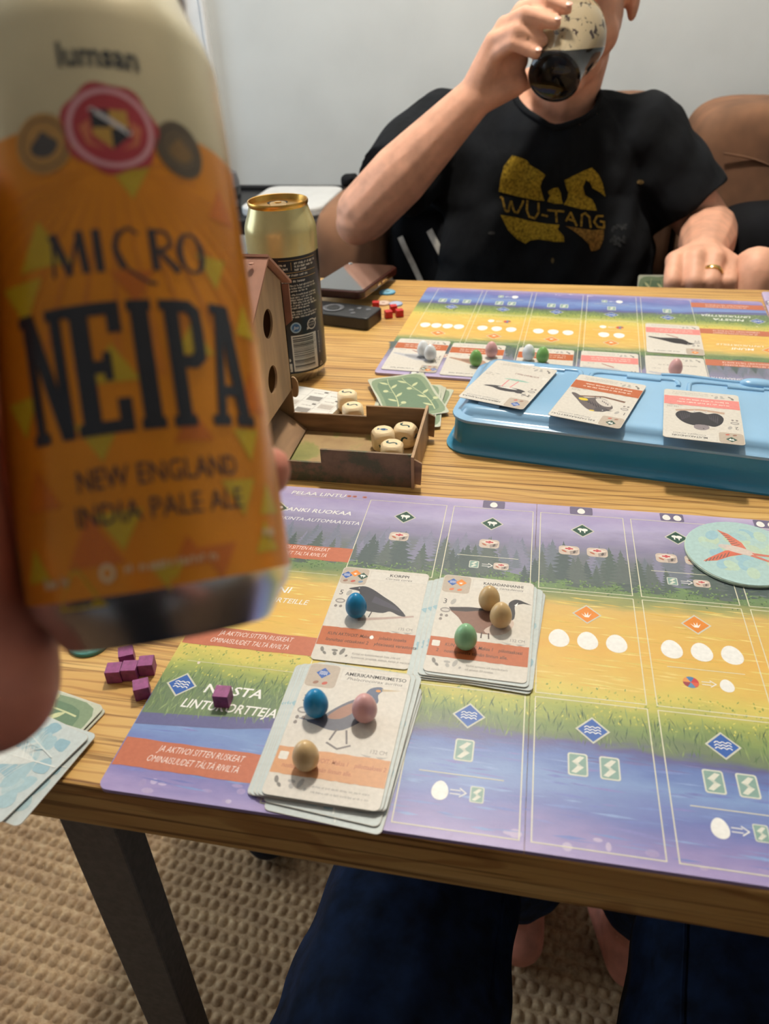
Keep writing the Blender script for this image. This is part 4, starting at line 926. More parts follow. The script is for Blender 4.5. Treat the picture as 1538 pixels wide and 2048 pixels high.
die(767, 897, zf, 22, MF, MW, 'wooden die with a blue fish on top inside the dice tray', 'dice in the tray')
die(811, 889, zf, -8, MW, MW, 'wooden die showing a worm, behind the others in the dice tray', 'dice in the tray')
die(785, 925, zf, 6, MW, MF, 'wooden die showing a worm, nearest the tray front wall', 'dice in the tray')
die(696, 820, zT, 14, MW, MF, 'wooden die with a worm on top beside the score pad', 'dice behind the tray')
die(707, 846, zT, 20, MW, MF, 'wooden die with a worm on top touching the tray back wall', 'dice behind the tray')

# ------------------------------------------------------------------ score pad, spare cards, phone, remote
pa = math.atan2(-.0115, .052)
pd = empty('score_pad', (-.0975, .1505, TT), pa, 'white printed score pad lying behind the dice tower', 'score pad')
MB().box((0, 0, .003), (.078, .066, .006)).obj('pages', M['bone'], pd, bevel=.0002)
P = Print(); P.T = lambda q: (q[0]-39, q[1]-33); rnd = random.Random(4)
for k in range(5): P.line([(2+k*18, 1), (2+k*18, 65)], .25, GRY)
for k in range(6): P.line([(1, 2+k*12), (77, 2+k*12)], .25, GRY)
P.up()
for k, (a, b) in enumerate(((59, 3), (41, 16), (59, 28), (41, 41), (23, 28), (5, 16), (23, 3))): P.rect(a, b, a+14, b+9, (150, 146, 140) if k % 2 else (196, 188, 178))
for a, b in ((60, 54), (42, 56), (60, 42), (42, 30)): P.words(a, b, 12, 1.6, GRY, rnd); P.rect(a+9, b+3, a+13, b+6, (120, 116, 110))
link('printed_table', P.mesh('printed_table', M['ink']), pd, loc=(0, 0, .006))
zz = zT
for k, (x, y, dg) in enumerate(((.0075, .1675, -6), (-.001, .166, 3), (.0035, .1665, -1), (.005, .1650, 5), (.0015, .166, 2))):
    card(ME_GREEN, x, y, zz, dg, 'green leaf-patterned card stacked between the dice tray and blue tray', 'green cards in the pile'); zz += CT+.0004
card(ME_GREEN, -.0015, .1800, zz+.001, 24, 'green leaf-patterned card lying askew on top of the pile', None, (math.radians(2.0), 0))
# cards overhanging the near table edge
RC = un(182, 1475, .001); zz = zT
e_l = Vector((-.957, .29)); e_w = Vector((-.29, -.957)); ang = math.degrees(math.atan2(e_l.y, e_l.x))
c2 = un(207, 1424, 0); cg = Vector((c2.x, c2.y))+e_w*.0285+e_l*.0435
for k, (dx, dy, dr) in enumerate(((.0, -.001, 1), (.0012, 0, -1), (-.001, .0008, .5), (0, 0, 0))):
    card(ME_GREEN, cg.x+dx, cg.y+dy, zz, ang-90+dr+4, 'green-backed card under the feather card at the table edge', 'green cards at the table edge'); zz += CT+.00025
cf = Vector((RC.x, RC.y))+e_w*.0285+e_l*.0435
card(ME_FEATHER, cf.x+.004, cf.y-.003, zz, ang-90+7, 'feather-backed card peeking out from under the top feather card'); zz += CT+.0006
card(ME_FEATHER, cf.x, cf.y, zz+.0008, ang-90, 'pale blue card with white feathers hanging over the table edge')
# remote control
rc = empty('remote_control', (-.150, .3955, TT), math.atan2(-.23, .97), 'slim black remote control partly under the phone', 'remote control')
MB().prism(rrect(-.082, -.021, .082, .021, .004), 0, .0145).obj('remote_body', M['black_plastic'], rc, bevel=.0015)
MB().lathe([(.0118, 0), (.0128, .0009), (.0100, .0012), (.0092, .0004)], 32).obj('ring_button', M['grey_plastic'], rc, True, loc=(.028, 0, .0144))
MB().lathe([(.008, 0), (.0075, .0009), (.001, .0010)], 24).obj('centre_button', M['black_plastic'], rc, True, loc=(.028, 0, .0146))
for a, b in ((.058, .009), (.058, -.009), (.070, .008), (.052, 0), (.004, .011), (.004, -.011), (-.008, .010), (-.008, -.010), (-.02, 0), (-.03, .01), (-.03, -.01)):
    MB().lathe([(.0032, 0), (.0029, .0007), (.0005, .0009)], 14).obj('button', M['grey_plastic'], rc, True, loc=(a, b, .0144))
# phone
ph = empty('smartphone', (-.118, .488, TT), math.radians(-7), 'dark smartphone with a burgundy case propped on the remote control', 'phone')
ph.rotation_euler = (math.radians(-3.9), 0, math.radians(-7)); ph.location.z += .0128
MB().prism(rrect(-.036, -.0735, .036, .0735, .011, 8), -.0005, .0095).obj('phone_case', M['phone_case'], ph, bevel=.002, seg=3)
MB().prism(rrect(-.0335, -.071, .0335, .071, .009, 8), .0094, .0102).obj('screen', M['screen'], ph, bevel=.0003)
MB().lathe([(.0030, 0), (.0028, .0012), (.001, .0016)], 16).obj('lens_ring', M['chrome'], ph, True, loc=(-.030, .068, .0098))
for b in (-.012, .006, .020): MB().box((.0362, b, .0045), (.0012, .011, .003)).obj('side_button', M['chrome'], ph, bevel=.0004)

# ------------------------------------------------------------------ drink cans
CPROF = [(.0005, .0085), (.014, .0060), (.021, .0025), (.0242, .0002), (.0256, .0), (.0268, .0014), (.0290, .0050), (.0318, .0088), (.0331, .0125), (.0331, .1420), (.0327, .1455), (.0316, .1495), (.0296, .1545), (.0280, .1590), (.0270, .1622), (.0266, .1636)]
def can_r(h):
    h = max(.0005, h); pr = CPROF[4:]
    for (r0, h0), (r1, h1) in zip(pr, pr[1:]):
        if h0 <= h <= h1: return r0+(r1-r0)*(h-h0)/(h1-h0)
    return pr[-1][0]
def make_can(name, label, Tm, lid_mat, zones, P, A0):
    r = bpy.data.objects.new(name, None); col.objects.link(r); r.matrix_world = Tm; r.empty_display_size = .02; tag(r, label, 'can')
    prof = [p for p in CPROF[8:]]; hs = sorted(set([h for _, h in prof]+[z for z, _ in zones if z > .0125])); m = MB(); mats = []
    lo = .0125
    for z, mt in zones:
        sub = [(can_r(h), h) for h in hs if lo-1e-9 <= h <= z+1e-9]; mats.append(mt); m.lathe(sub, 72, None, len(mats)-1); lo = z
    fs = [k for k, f in enumerate(m.f) if len(f) < 5]; m.f = [m.f[k] for k in fs]; m.m = [m.m[k] for k in fs]
    m.obj('can_body', mats, r, True)
    MB().lathe(CPROF[:9], 72).obj('can_base', M['alu'], r, True)
    MB().lathe([(.0266, .1632), (.0274, .1648), (.0277, .1668), (.0272, .1680), (.0264, .1677), (.0257, .1640), (.0250, .1618), (.0240, .1612), (.0228, .1626), (.0001, .1630)], 72).obj('lid', lid_mat, r, True)
    MB().prism([(x/1000, y/1000) for x, y in ell(0, 10.5, 9.5, 8, 24)], .1631, .1634).obj('opening', M['dark'], r)
    tbm = MB(); tbm.prism([(x/1000, y/1000) for x, y in rrect(-7.5, -17, 7.5, 5, 6, 5)], .1645, .1656); tbm.obj('pull_tab', lid_mat, r, bevel=.0004)
    MB().lathe([(.0035, .163), (.0032, .1662), (.0005, .1665)], 16).obj('rivet', lid_mat, r, True)
    def fm(x, y, ly):
        rr = can_r(y/1000)+.00005+ly*2e-6; a = A0+x/33.1; return (rr*math.cos(a), rr*math.sin(a), y/1000)
    me = P.mesh('label_print', M['can_ink'], fmap=fm, strip=2.5); link('label_print', me, r); return r
OR = (208, 132, 18); CREAM = (196, 184, 148); NAVY = (32, 34, 42)
M['can_cream'] = simple('cream_can_lacquer', (196, 184, 150), .26, .35, var=.03); M['can_orange'] = simple('orange_can_lacquer', (206, 128, 18), .28, .3, var=.05); M['can_black'] = simple('black_can_lacquer', (24, 24, 27), .3, .2, var=.1)
M['can2_cream'] = simple('pale_gold_can_lacquer', (206, 192, 134), .25, .4, var=.03)
def glyph(P, ch, x, w, y, h):
    s = w*.36; b = h*.085; e = w*.10; D = NAVY
    def bar(x0, x1): P.rect(x+x0, y, x+x1, y+h, D)
    def serif(xa, xb, yy): P.rect(x+xa-e, yy, x+xb+e, yy+b, D)
    if ch == 'N':
        s = w*.26; bar(0, s); bar(w-s, w); P.poly([(x, y+h), (x+s*1.25, y+h), (x+w, y), (x+w-s*1.25, y)], D); serif(0, s, y); serif(0, s*.6, y+h-b); serif(w-s, w, y+h-b)
    elif ch == 'E':
        bar(w*.05, w*.05+s); serif(.05*w, .05*w+s, y); serif(.05*w, .05*w+s, y+h-b)
        for yy, x1, d in ((y+h-h*.1, w, -.14), (y, w, .16)):
            P.rect(x, yy, x+x1, yy+h*.1, D); P.rect(x+w*.74, yy+(d*h if d < 0 else h*.1), x+w, yy+(0 if d < 0 else h*.1+d*h), D)
        P.rect(x+s, y+h*.46, x+w*.72, y+h*.56, D); P.rect(x+w*.58, y+h*.40, x+w*.74, y+h*.62, D)
    elif ch == 'I': bar(w*.2, w*.8); serif(w*.2, w*.8, y); serif(w*.2, w*.8, y+h-b)
    elif ch == 'P':
        bar(w*.05, w*.05+s); serif(.05*w, .05*w+s, y); serif(.05*w, .05*w+s, y+h-b); o = [(w*.3, h), (w*.72, h), (w*.98, h*.93), (w, h*.75), (w*.98, h*.53), (w*.72, h*.46), (w*.3, h*.46)]; i_ = [(w*.3, h*.56), (w*.6, h*.56), (w*.68, h*.6), (w*.69, h*.75), (w*.68, h*.86), (w*.6, h*.9), (w*.3, h*.9)]
        for k in range(6): a, c = o[k], o[k+1]; q, t = i_[6-k], i_[5-k]; P.poly([(x+a[0], y+a[1]), (x+c[0], y+c[1]), (x+t[0], y+t[1]), (x+q[0], y+q[1])], D)
    elif ch == 'A':
        P.poly([(x+w*.28, y+h), (x+w*.62, y+h), (x+w*.36, y), (x+w*.06, y)], D) if False else None
        P.poly([(x+.04*w, y), (x+.26*w, y), (x+.52*w, y+h), (x+.34*w, y+h)], D); P.poly([(x+.62*w, y), (x+.96*w, y), (x+.70*w, y+h), (x+.36*w, y+h)], D); P.rect(x+.22*w, y+.24*h, x+.74*w, y+.33*h, D); serif(.04*w, .26*w, y); serif(.62*w, .96*w, y); serif(.3*w, .6*w, y+h-b)
def label_main():
    P = Print(); rnd = random.Random(8); D2 = (52, 44, 48); P.T = lambda p: (p[0]*.855, p[1]*.832+4.7)
    for k in range(46):                                          # faceted rays
        a = 2*math.pi*k/46; P.poly([(9*math.cos(a), 120+9*math.sin(a)*.2), (40*math.cos(a), 96+30*math.sin(a)), (40*math.cos(a+.06), 96+30*math.sin(a+.06))], (200, 118, 14)) if k % 2 else None
    YG = (190, 160, 24); DO = (196, 104, 10)
    for x, y, s, d, c in ((3, 119, 9, -1, YG), (-22, 104, 12, 1, YG), (-30, 90, 11, -1, YG), (24, 96, 9, -1, YG), (32, 118, 10, 1, DO), (-14, 50, 10, -1, YG), (28, 46, 9, -1, YG), (10, 52, 9, 1, DO), (-34, 40, 11, 1, DO), (-36, 60, 10, -1, YG), (34, 62, 12, 1, DO), (-20, 24, 13, 1, DO),
                          (-12, 26, 10, -1, YG), (22, 31, 10, -1, YG), (30, 19, 9, 1, YG), (4, 18, 8, 1, DO), (12, 14, 9, -1, DO), (-26, 13, 12, 1, YG), (-2, 12, 7, -1, YG), (34, 30, 9, 1, YG), (0, 90, 9, -1, DO), (36, 84, 10, 1, YG), (14, 76, 9, 1, YG), (-8, 70, 10, 1, YG), (-40, 20, 9, 1, YG)):
        P.poly([(x-s*.62, y+s*.5*-d), (x+s*.62, y+s*.5*-d), (x, y+s*.55*d)], c)
    P.up()
    # seal with shield and two medallions
    for cx, c, cc in ((-17.4, (176, 132, 66), (70, 66, 66)), (18.6, (92, 76, 54), (124, 94, 50))):
        P.ell(cx, 130.5, 7.6, 8.2, c, 28); P.up(); P.ring(cx, 130.5, 5.6, 6.3, (120, 92, 56) if cx < 0 else (62, 54, 44), 28, 1.08); P.poly(spline([(cx-3.6, 130), (cx-1.4, 132.4), (cx, 133.8), (cx+1.8, 132.2), (cx+3.8, 130.4), (cx+2.6, 127.8), (cx, 126.8), (cx-2.8, 127.8)], 3), cc); P.up()
    R_ = (172, 44, 58); P.poly([((12.2+.6*math.sin(7*a+1))*math.cos(a), 133.5+(12.4+.6*math.sin(7*a+1))*math.sin(a)) for a in [2*math.pi*i/56 for i in range(56)]], R_); P.up()
    P.ring(0, 133.5, 9.6, 11.0, (214, 158, 166), 40); P.up(); GD = (196, 152, 62)
    sh_ = [(-4.6, 138.5), (4.6, 138.5), (4.6, 131.5), (0, 127.6), (-4.6, 131.5)]
    P.poly(sh_, GD); P.poly([(-8, 134), (-5, 136), (-5.4, 130), (-2, 127.5), (-6.5, 129)], (200, 110, 74)); P.poly([(8, 134), (5, 136), (5.4, 130), (2, 127.5), (6.5, 129)], (200, 110, 74)); P.up()
    P.poly([(-4.6, 138.5), (0, 138.5), (0, 133.5), (-4.6, 133.5)], NAVY); P.poly([(0, 133.5), (4.6, 133.5), (4.6, 131.5), (0, 127.6)], NAVY); P.up(); P.poly([(-5.2, 138.4), (-4.2, 139.2), (5.4, 132.6), (4.4, 131.6)], (206, 204, 206)); P.up()
    P.text('lumsan', -.5, 150.6, 9.2, (62, 64, 62), 'C', .8, 0, .03, width=20.5)
    # MICRO in a thick-and-thin display face
    y, h = 94.5, 11.5; w = 1.9
    def st(pts, a, b): P.taper(pts, a, b, D2)
    st([(-19.6, y), (-18.6, y+h)], .8, .8); st([(-18.8, y+h), (-15.2, y)], 2.4, 1.7); st([(-15.4, y), (-11.9, y+h)], .8, .9); st([(-11.9, y+h), (-11.1, y)], 2.1, 2.1)
    st([(-7.6, y), (-7.6, y+h)], 2.2, 2.2)
    st(spline([(2.7, y+h*.86), (.1, y+h), (-2.9, y+h*.7), (-2.9, y+h*.25), (.1, y-.4), (3.9, y-3.2), (6.1, y-3.6)], 4, False), .8, .9); st(spline([(-1.7, y+h*.95), (-3.3, y+h*.55), (-1.7, y+.6)], 5, False), 1.1, 2.0)
    st([(6.4, y), (6.4, y+h)], 2.1, 2.1); st(spline([(6.4, y+h-.4), (10.4, y+h*.92), (10.8, y+h*.62), (6.6, y+h*.46)], 5, False), .9, 1.2); st([(7.6, y+h*.5), (12.6, y)], 1.3, 2.2)
    P.up(); n = 30
    for i in range(n):
        a0, a1 = 2*math.pi*i/n, 2*math.pi*(i+1)/n; f = lambda a, k: (17.0+(4.4-(1.0+.9*abs(math.cos(a)))*k)*math.cos(a), y+h/2+(h/2+.1-(.9)*k)*math.sin(a)); P.poly([f(a0, 0), f(a1, 0), f(a1, 1), f(a0, 1)], D2)
    for ch, a, b in (('N', -54.5, -34.5), ('E', -31.5, -8), ('I', -6.5, 7), ('P', 10, 29.5), ('A', 29.5, 54.5)):
        k = 33.1*math.pi/180; glyph(P, ch, a*k, (b-a)*k, 51.5, 35)
    P.up()
    P.text('NEW ENGLAND', 0, 37.4, 8.2, D2, 'C', .62, 0, .004, width=43); P.text('INDIA PALE ALE', -.6, 28.0, 8.2, (66, 52, 48), 'C', .62, 0, .004, width=45)
    G = (206, 180, 140)
    P.words(-37, 13.4, 10, 3, G, rnd); P.ell(-17, 15.4, 2.2, 2.6, G, 14); P.up(); P.ell(-17, 15.4, 1.1, 1.4, OR, 10); P.words(-12.5, 14.6, 26, 2.2, G, rnd); P.words(28, 19, 6.5, 3, G, rnd)
    return P
cb, ct = atd(343, 1262, .2005), atd(158, 10, .2040)
cA = (ct-cb).normalized(); mid = (cb+ct)/2; cF = (CP-mid); cF = (cF-cA*cF.dot(cA)).normalized(); cS = cA.cross(cF)
Tc = Matrix(((cS.x, -cF.x, cA.x, cb.x), (cS.y, -cF.y, cA.y, cb.y), (cS.z, -cF.z, cA.z, cb.z+ZO), (0, 0, 0, 1)))
make_can('beer_can', 'orange and cream beer can lettered NEIPA held up in a hand', Tc, M['alu'], [(.117, M['can_orange']), (.1636, M['can_cream'])], label_main(), math.radians(-90+5))
def label_back():
    P = Print(); rnd = random.Random(21); W = (206, 196, 180); GD = (190, 150, 84)
    def rule(y): P.line([(-14, y), (24, y)], .4, GD)
    rule(121.6); P.words(-14, 116.6, 8, 2.2, W, rnd); P.words(-14, 113.2, 8, 2.2, W, rnd); P.line([(-3, 112.6), (-3, 119.8)], .35, GD)
    for k in range(3): P.words(0, 117.6-2.9*k, 24 if k < 2 else 14, 2.1, W, rnd)
    rule(110.4); P.words(-14, 107.0, 28, 2.2, W, rnd); rule(105.2); P.words(-14, 101.4, 24, 2.2, W, rnd); yy = 97.6
    for n, ln in ((3, (36, 36, 26)), (6, (37, 37, 30, 34, 37, 28)), (3, (27, 36, 36))):
        for k in range(n): P.words(-14, yy, ln[k], 1.8, W, rnd); yy -= 2.5
        yy -= 1.0
    P.ell(-4.0, 58.6, 5.2, 5.2, (150, 176, 196), 28); P.ell(-4.0, 58.6, 3.9, 3.9, (44, 96, 148), 24); P.text('Joo', -4.0, 57.2, 4.6, WH, 'C', .75, .2)
    P.ring(13, 59.4, 4.2, 5.3, W, 30); P.words(9.8, 60.6, 6.4, 1.2, W, rnd); P.text('0,15 €', 13, 57.6, 2.8, W, 'C', .8); P.poly([(7.4, 57.5), (9.6, 55.4), (6.8, 54.6)], W); P.poly([(18.6, 61.4), (16.4, 63.2), (19.4, 64)], W)
    P.rect(-9.5, 14.5, 17, 51, (206, 202, 192)); y = 49.6
    while y > 17:
        t = rnd.choice((.35, .6, .9, 1.3)); P.rect(-8.2, y-t, 13.4, y, (40, 40, 42)); y -= t+rnd.choice((.4, .6, .9))
    P.text('6 411900 121304', 14.2, 48, 2.2, (60, 60, 60), 'L', .9, rot=-math.pi/2)
    P.rect(-14.5, 14.5, -11, 23, (206, 202, 192)); P.words(-14.2, 16, 3, 1.6, (60, 60, 60), rnd); P.ell(-13, 26.5, 1.3, 1.6, W, 12)
    P.T = lambda p: (21.5-p[1], 50-p[0]); P.words(0, 0, 24, 1.1, W, rnd); P.T = None
    P.line([(20, 15), (23.8, 15), (21.9, 18.6)], .5, W, True)
    return P
T2 = Matrix.Translation((-.126, .232, TT+ZO)) @ Matrix.Rotation(math.radians(20), 4, 'Z')
make_can('beer_can', 'pale gold and black beer can standing on the table', T2, M['gold_alu'], [(.1245, M['can_black']), (.1636, M['can2_cream'])], label_back(), math.radians(-56-20))

# ------------------------------------------------------------------ people
def capsule(m, p0, r0, p1, r1, n=14, flat=False):
    p0, p1 = Vector(p0), Vector(p1); d = p1-p0; L = d.length; z = d.normalized(); x = z.orthogonal().normalized(); y = z.cross(x); rings = []
    lo = [(r0*math.cos(a), r0*math.sin(a)) for a in [-math.pi/2+math.pi/2*k/4 for k in range(5)]]; hi = [(r1*math.cos(a), L+r1*math.sin(a)) for a in [math.pi/2*k/4 for k in range(5)]]
    if flat: hi = [(r1, L)]
    for r, t in lo+hi: rings.append([p0+z*t+(x*math.cos(2*math.pi*j/n)+y*math.sin(2*math.pi*j/n))*max(r, .0004) for j in range(n)])
    m.loft(rings)
def ellip(m, c, rad, R=None):
    v, f = superq((0, 0, 0), (2*rad[0], 2*rad[1], 2*rad[2]), 1, 1, 20, 14); c = Vector(c); m.add([(R @ p if R is not None else p)+c for p in v], f)
def blob(name, build, voxel, smooth, mats, parent=None, disp=None):
    m = MB(); build(m); me = m.mesh('tmp', mats); bm = bmesh.new(); bm.from_mesh(me); bmesh.ops.remove_doubles(bm, verts=bm.verts, dist=1e-5); bmesh.ops.recalc_face_normals(bm, faces=bm.faces); bm.to_mesh(me); bm.free()
    o = bpy.data.objects.new('tmp', me); col.objects.link(o)
    rm = o.modifiers.new('r', 'REMESH'); rm.mode = 'VOXEL'; rm.voxel_size = voxel; sm = o.modifiers.new('s', 'SMOOTH'); sm.iterations = smooth; sm.factor = .5
    dg = bpy.context.evaluated_depsgraph_get(); out = bpy.data.meshes.new_from_object(o.evaluated_get(dg)); bpy.data.objects.remove(o); out.name = name
    out.materials.clear()
    for x in (mats if isinstance(mats, (list, tuple)) else [mats]): out.materials.append(x)
    out.polygons.foreach_set('use_smooth', [True]*len(out.polygons)); out.polygons.foreach_set('material_index', [0]*len(out.polygons))
    if disp:
        n_ = len(out.vertices); co = np.empty(n_*3, np.float32); no = np.empty(n_*3, np.float32); out.vertices.foreach_get('co', co); out.vertices.foreach_get('normal', no)
        co = co.reshape(-1, 3); co = co+no.reshape(-1, 3)*disp(co[:, 0], co[:, 1], co[:, 2])[:, None]; out.vertices.foreach_set('co', co.astype(np.float32).ravel())
    out.update(); return link(name, out, parent)
def chain(m, pts, rad, n=12):
    for i in range(len(pts)-1): capsule(m, pts[i], rad[i], pts[i+1], rad[i+1], n)
def fingers(m, fs):
    for pts, rad in fs: chain(m, pts, rad, 12)
def nail(parent, p, n_, d, s, mat='nail'):
    n_ = Vector(n_).normalized(); d = Vector(d); d = (d-n_*d.dot(n_)).normalized(); x = d.cross(n_); R = Matrix((x, d, n_)).transposed(); m = MB(); ellip(m, p, (s*.8, s, s*.28), R); m.obj('fingernail', M[mat], parent, True)
def head(m, c, yaw, s=1.0, tilt=0):
    # c: centre of the skull; face looks towards -y turned by yaw
    Rz = Matrix.Rotation(yaw, 3, 'Z') @ Matrix.Rotation(tilt, 3, 'X'); f = lambda x, y, z: Vector(c)+Rz @ Vector((x*s, y*s, z*s)); E = lambda x, y, z, a, b, d: ellip(m, f(x, y, z), (a*s, b*s, d*s), Rz)
    E(0, .012, .02, .077, .096, .098); E(0, -.018, -.03, .068, .076, .085); E(0, -.038, -.085, .047, .048, .040); E(0, -.070, -.112, .022, .018, .018)
    for k in (-1, 1): E(k*.035, -.050, -.048, .030, .035, .034); E(k*.080, .012, -.015, .010, .020, .032); E(k*.030, -.078, .030, .026, .014, .010)
    capsule(m, f(0, -.090, .014), .009*s, f(0, -.112, -.028), .0135*s); E(0, -.086, -.070, .026, .014, .010); E(0, -.084, -.082, .022, .014, .009)
    return f
def face_parts(par, f, s=1.0, skin=None):
    for k in (-1, 1):
        m = MB(); ellip(m, f(k*.032, -.0765, .012), (.0118*s, .0118*s, .0118*s)); e = m.obj('eye', M['white_plastic'], par, True)
        m = MB(); ellip(m, f(k*.032, -.0872, .009), (.0052*s, .0022*s, .0052*s)); m.obj('iris', M['hair'], e, True)
        m = MB(); ellip(m, f(k*.032, -.0760, .0168), (.0142*s, .0138*s, .0098*s)); ellip(m, f(k*.032, -.0755, .0035), (.0138*s, .0125*s, .0060*s)); m.obj('eyelid', skin or M['skin'], par, True)
        m = MB(); capsule(m, f(k*.018, -.094, .034), .004*s, f(k*.050, -.084, .036), .003*s); m.obj('eyebrow', M['hair'], par, True)
def hair_cap(par, f, s=1.0):
    def hb(m):
        for x, y, z, a, b, d in ((0, .022, .045, .082, .098, .085), (0, .06, .0, .074, .062, .075), (0, -.03, .085, .066, .06, .04)): ellip(m, f(x, y, z), (a*s, b*s, d*s))
    blob('hair', hb, .006, 4, M['hair'], par)
def foot(m, ank, toe, r=.034):
    a, t = Vector(ank), Vector(toe); h = a+(a-t).normalized()*.03; h.z = t.z+.005; capsule(m, a, r*1.05, h, r); capsule(m, h, r, (a+t)/2+Vector((0, 0, -.012)), r*1.12); capsule(m, (a+t)/2+Vector((0, 0, -.012)), r*1.12, t, r*.85)

# ---- the man drinking across the table
man = empty('person', (.10, 1.0, -ZO), 0, 'man in a black printed T-shirt drinking dark beer on the sofa', 'person')
man.location = (0, 0, ZO)
sL, sR = Vector((-.072, .985, .118)), Vector((.270, .985, .110)); eL = aty(729, 424, .80); wL = aty(948, 196, .79)
eR = aty(1418, 462, .95); wR = aty(1408, 512, .745); HC = aty(1160, -22, .955)
kL = [(aty(1045, 22, .800), .0125), (aty(1010, 52, .787), .0125), (aty(988, 82, .778), .012), (aty(988, 112, .775), .011)]
fL = [([kL[0][0], aty(1092, 0, .766), aty(1133, 17, .764)], (.0125, .0105, .0085)), ([kL[1][0], aty(1052, 28, .756), aty(1110, 46, .752)], (.0125, .011, .009)), ([kL[2][0], aty(1035, 62, .752), aty(1085, 82, .757)], (.012, .0105, .0085)), ([kL[3][0], aty(1026, 86, .750), aty(1072, 107, .748)], (.0115, .0095, .0082)),
      ([aty(985, 165, .80), aty(1040, 165, .835), aty(1090, 140, .862), aty(1120, 105, .866)], (.018, .015, .012, .010))]
kR = [aty(1350, 522, .700), aty(1391, 517, .695), aty(1430, 518, .698), aty(1465, 530, .706)]
fR = [([kR[i], aty(x, 563, y), aty(x+dx, 606, y+.004), aty(x+dx, 640, y+.02)], (r, r*.95, r*.88, r*.8)) for i, (x, dx, y, r) in enumerate(((1344, 2, .668, .0135), (1388, 2, .662, .0132), (1421, 0, .663, .0128), (1459, -2, .670, .0118)))]
fR.append(([aty(1375, 520, .745), aty(1345, 565, .715), aty(1352, 605, .695)], (.018, .0145, .012)))
def man_body(m):
    head(m, HC, math.radians(-4), 1.0, math.radians(8)); capsule(m, (.115, .99, .10), .060, HC+Vector((0, .01, -.08)), .056)
    ellip(m, (.100, .985, .02), (.150, .095, .17)); ellip(m, (.105, .97, -.17), (.15, .11, .17)); capsule(m, sL, .045, (.10, .99, .13), .055); capsule(m, sR, .045, (.10, .99, .13), .055)
    chain(m, [sL, eL], (.05, .043)); capsule(m, eL, .046, eL.lerp(wL, .35), .047); capsule(m, eL.lerp(wL, .35), .047, wL, .0285); ellip(m, eL+Vector((-.012, -.008, -.016)), (.034, .036, .034))
    for k, _ in kL: capsule(m, wL, .026, k, .0135)
    capsule(m, wL, .027, aty(1030, 165, .80), .019); capsule(m, aty(985, 140, .795), .022, aty(1035, 120, .800), .016); fingers(m, fL)
    chain(m, [sR, eR], (.05, .042)); chain(m, [eR, eR.lerp(wR, .4), wR], (.045, .045, .031))
    for k in kR: capsule(m, wR, .027, k, .0148)
    for a, b in zip(kR, kR[1:]): capsule(m, a.lerp(wR, .3), .017, b.lerp(wR, .3), .017)
    fingers(m, fR)
    for sx, kn, an, toe in ((.02, (-.05, .58, -.24), (-.195, .255, -.66), (-.212, .15, -.695)), (.19, (.25, .60, -.24), (.34, .46, -.66), (.35, .34, -.695))):
        chain(m, [(sx, .99, -.255), kn, an], (.075, .052, .033)); foot(m, an, toe)
mb = blob('body', man_body, .0036, 3, M['skin'], man)
for tip, prev, nn in ((fL[0][0][-1], fL[0][0][-2], -FW), (fL[1][0][-1], fL[1][0][-2], -FW), (fL[3][0][-1], fL[3][0][-2], -FW)):
    d = (tip-prev).normalized(); nv = (nn+UP*.45-RT*.1).normalized(); nail(mb, tip+d*.002+nv*.0072, nv, d, .0058)
def wr(x, y, z): return .0028*np.sin(x*38+z*52)*np.sin(z*31-x*19+1.3)+.0017*np.sin(x*90-z*70+y*40)
hemL = sL.lerp(eL, .66); hemR = sR.lerp(eR, .74)
def man_shirt(m):
    ellip(m, (.100, .975, .025), (.186, .122, .180)); ellip(m, (.112, .955, -.11), (.206, .140, .22)); ellip(m, (.112, .955, -.25), (.206, .142, .12))
    capsule(m, sL, .067, (.085, .995, .120), .066); capsule(m, sR, .067, (.13, .995, .120), .066); ellip(m, (.113, .985, .13), (.085, .085, .06)); 
    capsule(m, sL, .069, hemL, .066, 20, True); capsule(m, sR, .069, hemR, .067, 20, True); capsule(m, sL+Vector((.02, 0, -.06)), .06, (.02, .97, -.08), .06)
shirt = blob('t_shirt', man_shirt, .0045, 4, M['shirt'], man, wr)
from mathutils.bvhtree import BVHTree
def bvh(o): return BVHTree.FromPolygons([v.co.copy() for v in o.data.vertices], [tuple(p.vertices) for p in o.data.polygons])
nC = Vector((.122, .955, .16)); nN = Vector((0, -.42, .91)).normalized(); n1 = Vector((1, 0, 0)); n2 = nN.cross(n1); sb_ = bvh(shirt); cp_ = []
for k in range(40):
    a = 2*math.pi*k/40; s_ = nC+n1*.068*math.cos(a)+n2*.072*math.sin(a)+nN*.12; h = sb_.ray_cast(s_, -nN)
    if h[0]: cp_.append(h[0])
bm = bmesh.new(); bm.from_mesh(shirt.data); dl = []
for v in bm.verts:
    d = v.co-nC; t = d.dot(nN)
    if t > -.06 and (d.dot(n1)/.068)**2+(d.dot(n2)/.072)**2 < 1: dl.append(v)
bmesh.ops.delete(bm, geom=dl, context='VERTS'); bm.to_mesh(shirt.data); bm.free()
MB().tube(cp_+cp_[:2], .0052, 8).obj('collar', M['shirt'], shirt, True)
def man_trousers(m):
    ellip(m, (.105, 1.0, -.30), (.17, .13, .075))
    for sx, kn, an in ((.02, (-.05, .58, -.24), (-.185, .275, -.63)), (.19, (.25, .60, -.24), (.34, .48, -.63))): chain(m, [(sx, .98, -.265), kn, an], (.095, .072, .052))
blob('trousers', man_trousers, .006, 4, M['navy_denim'], man)
for an, toe in (((-.195, .255, -.665), (-.212, .15, -.694)), ((.34, .46, -.665), (.35, .34, -.694))):
    def sk(m): foot(m, an, toe, .039)
    blob('sock', sk, .005, 4, M['sock'], man)
hf = head(MB(), HC, math.radians(-4), 1.0, math.radians(8)); face_parts(mb, hf); hair_cap(man, hf)
